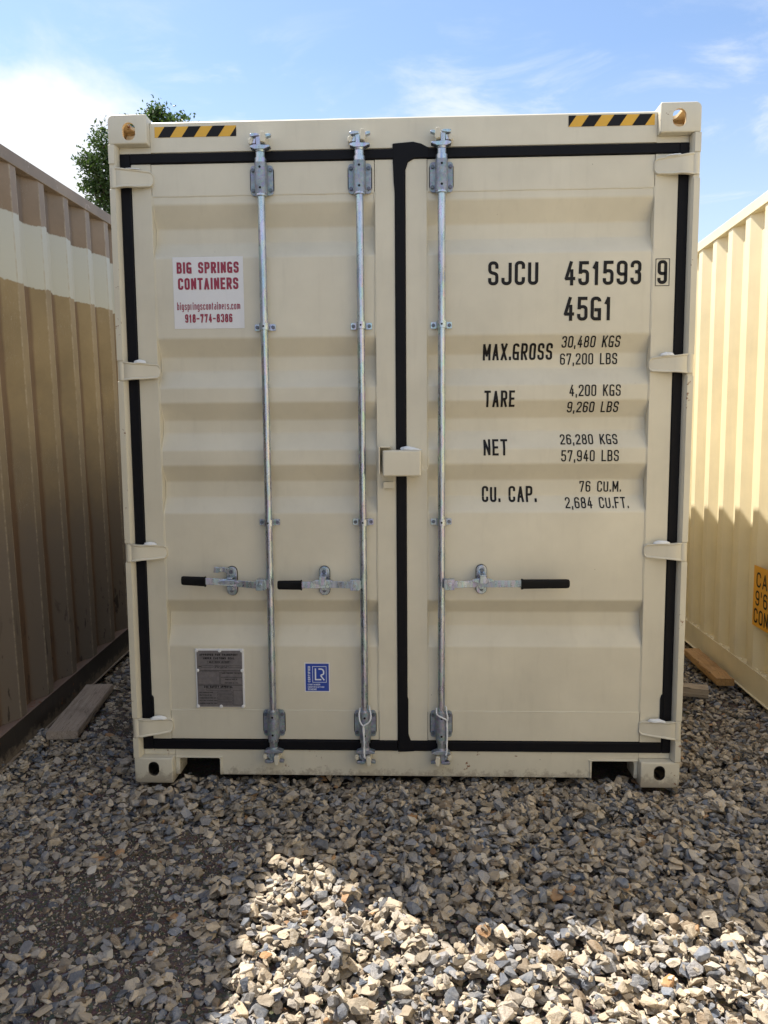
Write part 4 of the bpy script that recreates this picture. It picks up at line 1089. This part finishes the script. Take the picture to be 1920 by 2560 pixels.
# base layers
pour(13500, -1.98, 2.12, -1.75, .50, .026, .060, 1.0, .16)
pour(7000, -1.98, 2.12, -1.75, .50, .013, .026, 1.0, .30)
pour(9500, -1.98, 2.12, -1.75, .50, .025, .059, 1.0, .14)
pour(1700, -1.9, 2.1, -1.75, -.05, .042, .068, .9, .3)
pour(4200, -1.90, 2.10, -1.75, .30, .014, .034, 1.0, .35)
pour(7500, 1.20, 2.25, .30, 4.5, .024, .050, 1.0, .3)
pour(4500, -2.02, -1.20, .30, 4.5, .024, .050, 1.0, .5, .2)
pour(5500, -1.98, 2.12, -2.95, -1.70, .026, .058, 1.0, .3)

def build_stones(name, items, mat_):
    Vs, Fs, Ls, Rn = [], [], [], []; base = 0
    for (x, y, z, r, M, idx, near, flat) in items:
        V, F, L = (PN if near else PF)[idx]
        S = V * np.array([r, r, r * flat * .9]); S = S @ M.T + np.array([x, y, z])
        Vs.append(S); Fs.append(F + base); Ls.append(L); base += len(V); Rn.append(np.full(len(V), rs.random()))
    V = np.concatenate(Vs); F = np.concatenate(Fs); L = np.concatenate(Ls); Rn = np.concatenate(Rn)
    me = np_mesh(name, V, F, L); a = me.attributes.new('rnd', 'FLOAT', 'POINT'); a.data.foreach_set('value', Rn.astype(np.float32))
    o = new_obj(name, me, None, mat_); return o, len(F)
o, nf = build_stones('gravel', place, M_stone); o['kind'] = 'stuff'; o['label'] = 'crushed limestone gravel, tan and blue grey'; o['category'] = 'gravel'
print('stones', len(place), 'loops', nf)
# fine grit on the bare soil
grit = []
n = 42000; X = rs.uniform(-1.98, .3, n); Y = rs.uniform(-1.75, 1.2, n); D = dirt_f(X, Y)
for x, y, d in zip(X, Y, D):
    if rs.random() > d * 1.2 + .04 or not allowed(x, y, .01): continue
    s = .0022 + .0105 * rs.beta(1.1, 3.0); i = int((x - X0) / RES); j = int((y - Y0) / RES)
    M = np.array(Euler((rs.uniform(0, 6), rs.uniform(0, 6), rs.uniform(0, 6))).to_matrix())
    grit.append((x, y, float(ground_h(x, y)) + s * .3, s * .6, M, int(rs.integers(0, len(PF))), False, 1.0))
o, nf = build_stones('grit', grit, M_stone); o['kind'] = 'stuff'; o['label'] = 'fine stone grit on the bare soil'; o['category'] = 'grit'

# ------------------------------------------------------------------ timber
def plank(name, label, p, q, wd, th, m, z, roll=0.0, seed=0, rough=.002, pitch=0.0):
    """board from p to q (x,y), width wd, thickness th, resting at height z"""
    p = Vector(p); q = Vector(q); L = (q - p).length; ang = math.atan2(q.y - p.y, q.x - p.x)
    bm = BM(); n = 28; rings = []
    r = random.Random(seed)
    for i in range(n + 1):
        x = L * i / n
        pr = rrect(-wd / 2, wd / 2, 0, th, .004, 2)
        rings.append([bm.verts.new((x + (r.uniform(-.003, .003) if i in (0, n) else 0), a + rough * mnoise.noise(Vector((x * 9, a * 40, seed))), b + rough * mnoise.noise(Vector((x * 11, a * 40 + b * 60, seed + 7))))) for a, b in pr])
    for A, B in zip(rings, rings[1:]):
        for k in range(len(A)): bm.faces.new((A[k], A[(k + 1) % len(A)], B[(k + 1) % len(B)], B[k]))
    bm.faces.new(rings[0]); bm.faces.new(rings[-1][::-1])
    o = from_bm(name, bm, m, None, ang=40)
    o.location = (p.x, p.y, z); o.rotation_euler = (roll, -pitch, ang)
    tag(o, label, 'wood'); return o
plank('wooden_board', 'grey weathered board lying along the foot of the brown container', (-1.735, .39, 0), (-1.805, 1.03, 0), .155, .042, M_woodL, .042, pitch=.045, seed=1)
plank('wooden_plank', 'orange rough-sawn timber off-cut near the cream container', (1.955, 1.33, 0), (1.985, 1.99, 0), .105, .045, M_woodO, .020, seed=2, rough=.006)
plank('wooden_plank', 'pale cracked timber off-cut half hidden beside the beige container', (1.800, 1.20, 0), (1.40, 1.33, 0), .100, .055, M_woodP, .000, seed=3, rough=.006)

# dry stalks by the sill
def weed(name, label, cx, cy, n, seed, ln=.07):
    r = random.Random(seed); bm = BM()
    for _ in range(n):
        a = r.uniform(0, 6.28); p = Vector((cx + r.uniform(-.04, .04), cy + r.uniform(-.015, .015), .0)); pts = [p.copy()]
        d = Vector((math.cos(a), math.sin(a) * .6, r.uniform(.3, .8)))
        for k in range(6):
            p = p + d * ln / 6 * r.uniform(.7, 1.3); d.z -= .17; d.x += r.uniform(-.25, .25); pts.append(p.copy())
        tube(bm, pts, .0009, 4)
    return tag(from_bm(name, bm, M_twig, None), label, 'weed')
weed('dry_weed', 'wisp of dry grass poking out under the middle of the door sill', .00, -.035, 16, 1)
weed('dry_weed', 'small tangle of reddish dry stalks on the shaded gravel, right of centre', .37, -.31, 14, 2, .06)

# ------------------------------------------------------------------ tree
tr = empty('leafy_tree', (-5.2, 13.6, -.05)); tag(tr, 'green leafy tree standing behind the containers on the left', 'tree')
rt = random.Random(5)
lobes = [((-5.22, 13.0, 7.88), (.34, .4, .34)), ((-5.62, 13.1, 7.86), (.26, .4, .20)), ((-4.74, 13.0, 7.84), (.27, .4, .30)), ((-5.0, 13.3, 7.5), (.8, .6, .35)),
         ((-6.28, 13.0, 7.55), (.26, .4, .36)), ((-6.38, 13.1, 7.15), (.36, .5, .30)), ((-6.05, 13.3, 7.0), (.5, .6, .5)), ((-6.42, 13.2, 6.66), (.40, .5, .26)), ((-6.10, 13.4, 6.2), (.6, .7, .5)),
         ((-6.45, 13.2, 6.05), (.45, .6, .35)), ((-5.7, 13.8, 6.6), (.9, .9, .9)), ((-5.0, 13.9, 6.8), (1.0, .9, .7)), ((-4.2, 13.8, 6.4), (.9, .9, .8)),
         ((-5.6, 13.8, 5.4), (1.2, 1.0, .8)), ((-4.4, 13.9, 5.4), (1.0, 1.0, .8)), ((-6.55, 13.3, 5.45), (.6, .6, .5)), ((-6.66, 13.0, 7.28), (.14, .2, .09)), ((-6.66, 13.1, 6.82), (.15, .2, .09)), ((-5.18, 13.0, 8.16), (.13, .2, .12))]
V, F = [], []
for (c, a) in lobes:
    vol = a[0] * a[1] * a[2]; nc = int(20 + 230 * vol ** .7)
    for _ in range(nc):
        while True:
            u = Vector((rt.uniform(-1, 1), rt.uniform(-1, 1), rt.uniform(-1, 1)))
            if u.length < 1: break
        u = u * (u.length ** -.35 if u.length > .1 else 1)
        cc = Vector((c[0] + u.x * a[0], c[1] + u.y * a[1], c[2] + u.z * a[2])); cr_ = rt.uniform(.05, .14)
        for _ in range(rt.randint(16, 30)):
            p = cc + Vector((rt.gauss(0, 1), rt.gauss(0, 1), rt.gauss(0, .8))) * cr_
            s = rt.uniform(.022, .042); n_ = Vector((rt.gauss(0, 1), rt.gauss(0, 1), rt.gauss(.5, 1))).normalized(); t_ = n_.orthogonal().normalized(); t_.rotate(Matrix.Rotation(rt.uniform(0, 6.28), 3, n_)); b_ = n_.cross(t_)
            k = len(V); V += [p - t_ * s * 1.3, p + b_ * s * .6 + n_ * s * .15, p + t_ * s * 1.3, p - b_ * s * .6 + n_ * s * .15]; F.append((k, k + 1, k + 2, k + 3))
V = np.array([(v - tr.location)[:] for v in V]); F = np.array(F)
new_obj('crown', np_mesh('crown', V, F.ravel(), np.full(len(F), 4)), tr, M_leaf)
bm = BM()
def limb(p, q, r0, r1, n=7):
    p = Vector(p); q = Vector(q); pts = []
    for i in range(n + 1):
        t = i / n; pts.append(p.lerp(q, t) + Vector((rt.uniform(-1, 1), rt.uniform(-1, 1), rt.uniform(-.5, .5))) * .09 * math.sin(math.pi * t))
    tube(bm, [x - tr.location for x in pts], [lerp(r0, r1, i / n) for i in range(n + 1)], 9)
limb((-5.2, 13.6, -.1), (-5.2, 13.7, 3.2), .22, .16)
fork = (-5.2, 13.7, 3.15)
for (c, a) in lobes:
    mid = Vector(fork).lerp(Vector(c), .55) + Vector((0, 0, .25)); limb(fork, mid, .09, .05); limb(mid, c, .05, .015)
    for _ in range(5):
        e_ = Vector(c) + Vector((rt.uniform(-1, 1) * a[0], rt.uniform(-1, 1) * a[1], rt.uniform(-.6, 1) * a[2])) * .9; limb(c, e_, .018, .005, 4)
from_bm('trunk', bm, M_bark, tr, ang=60)
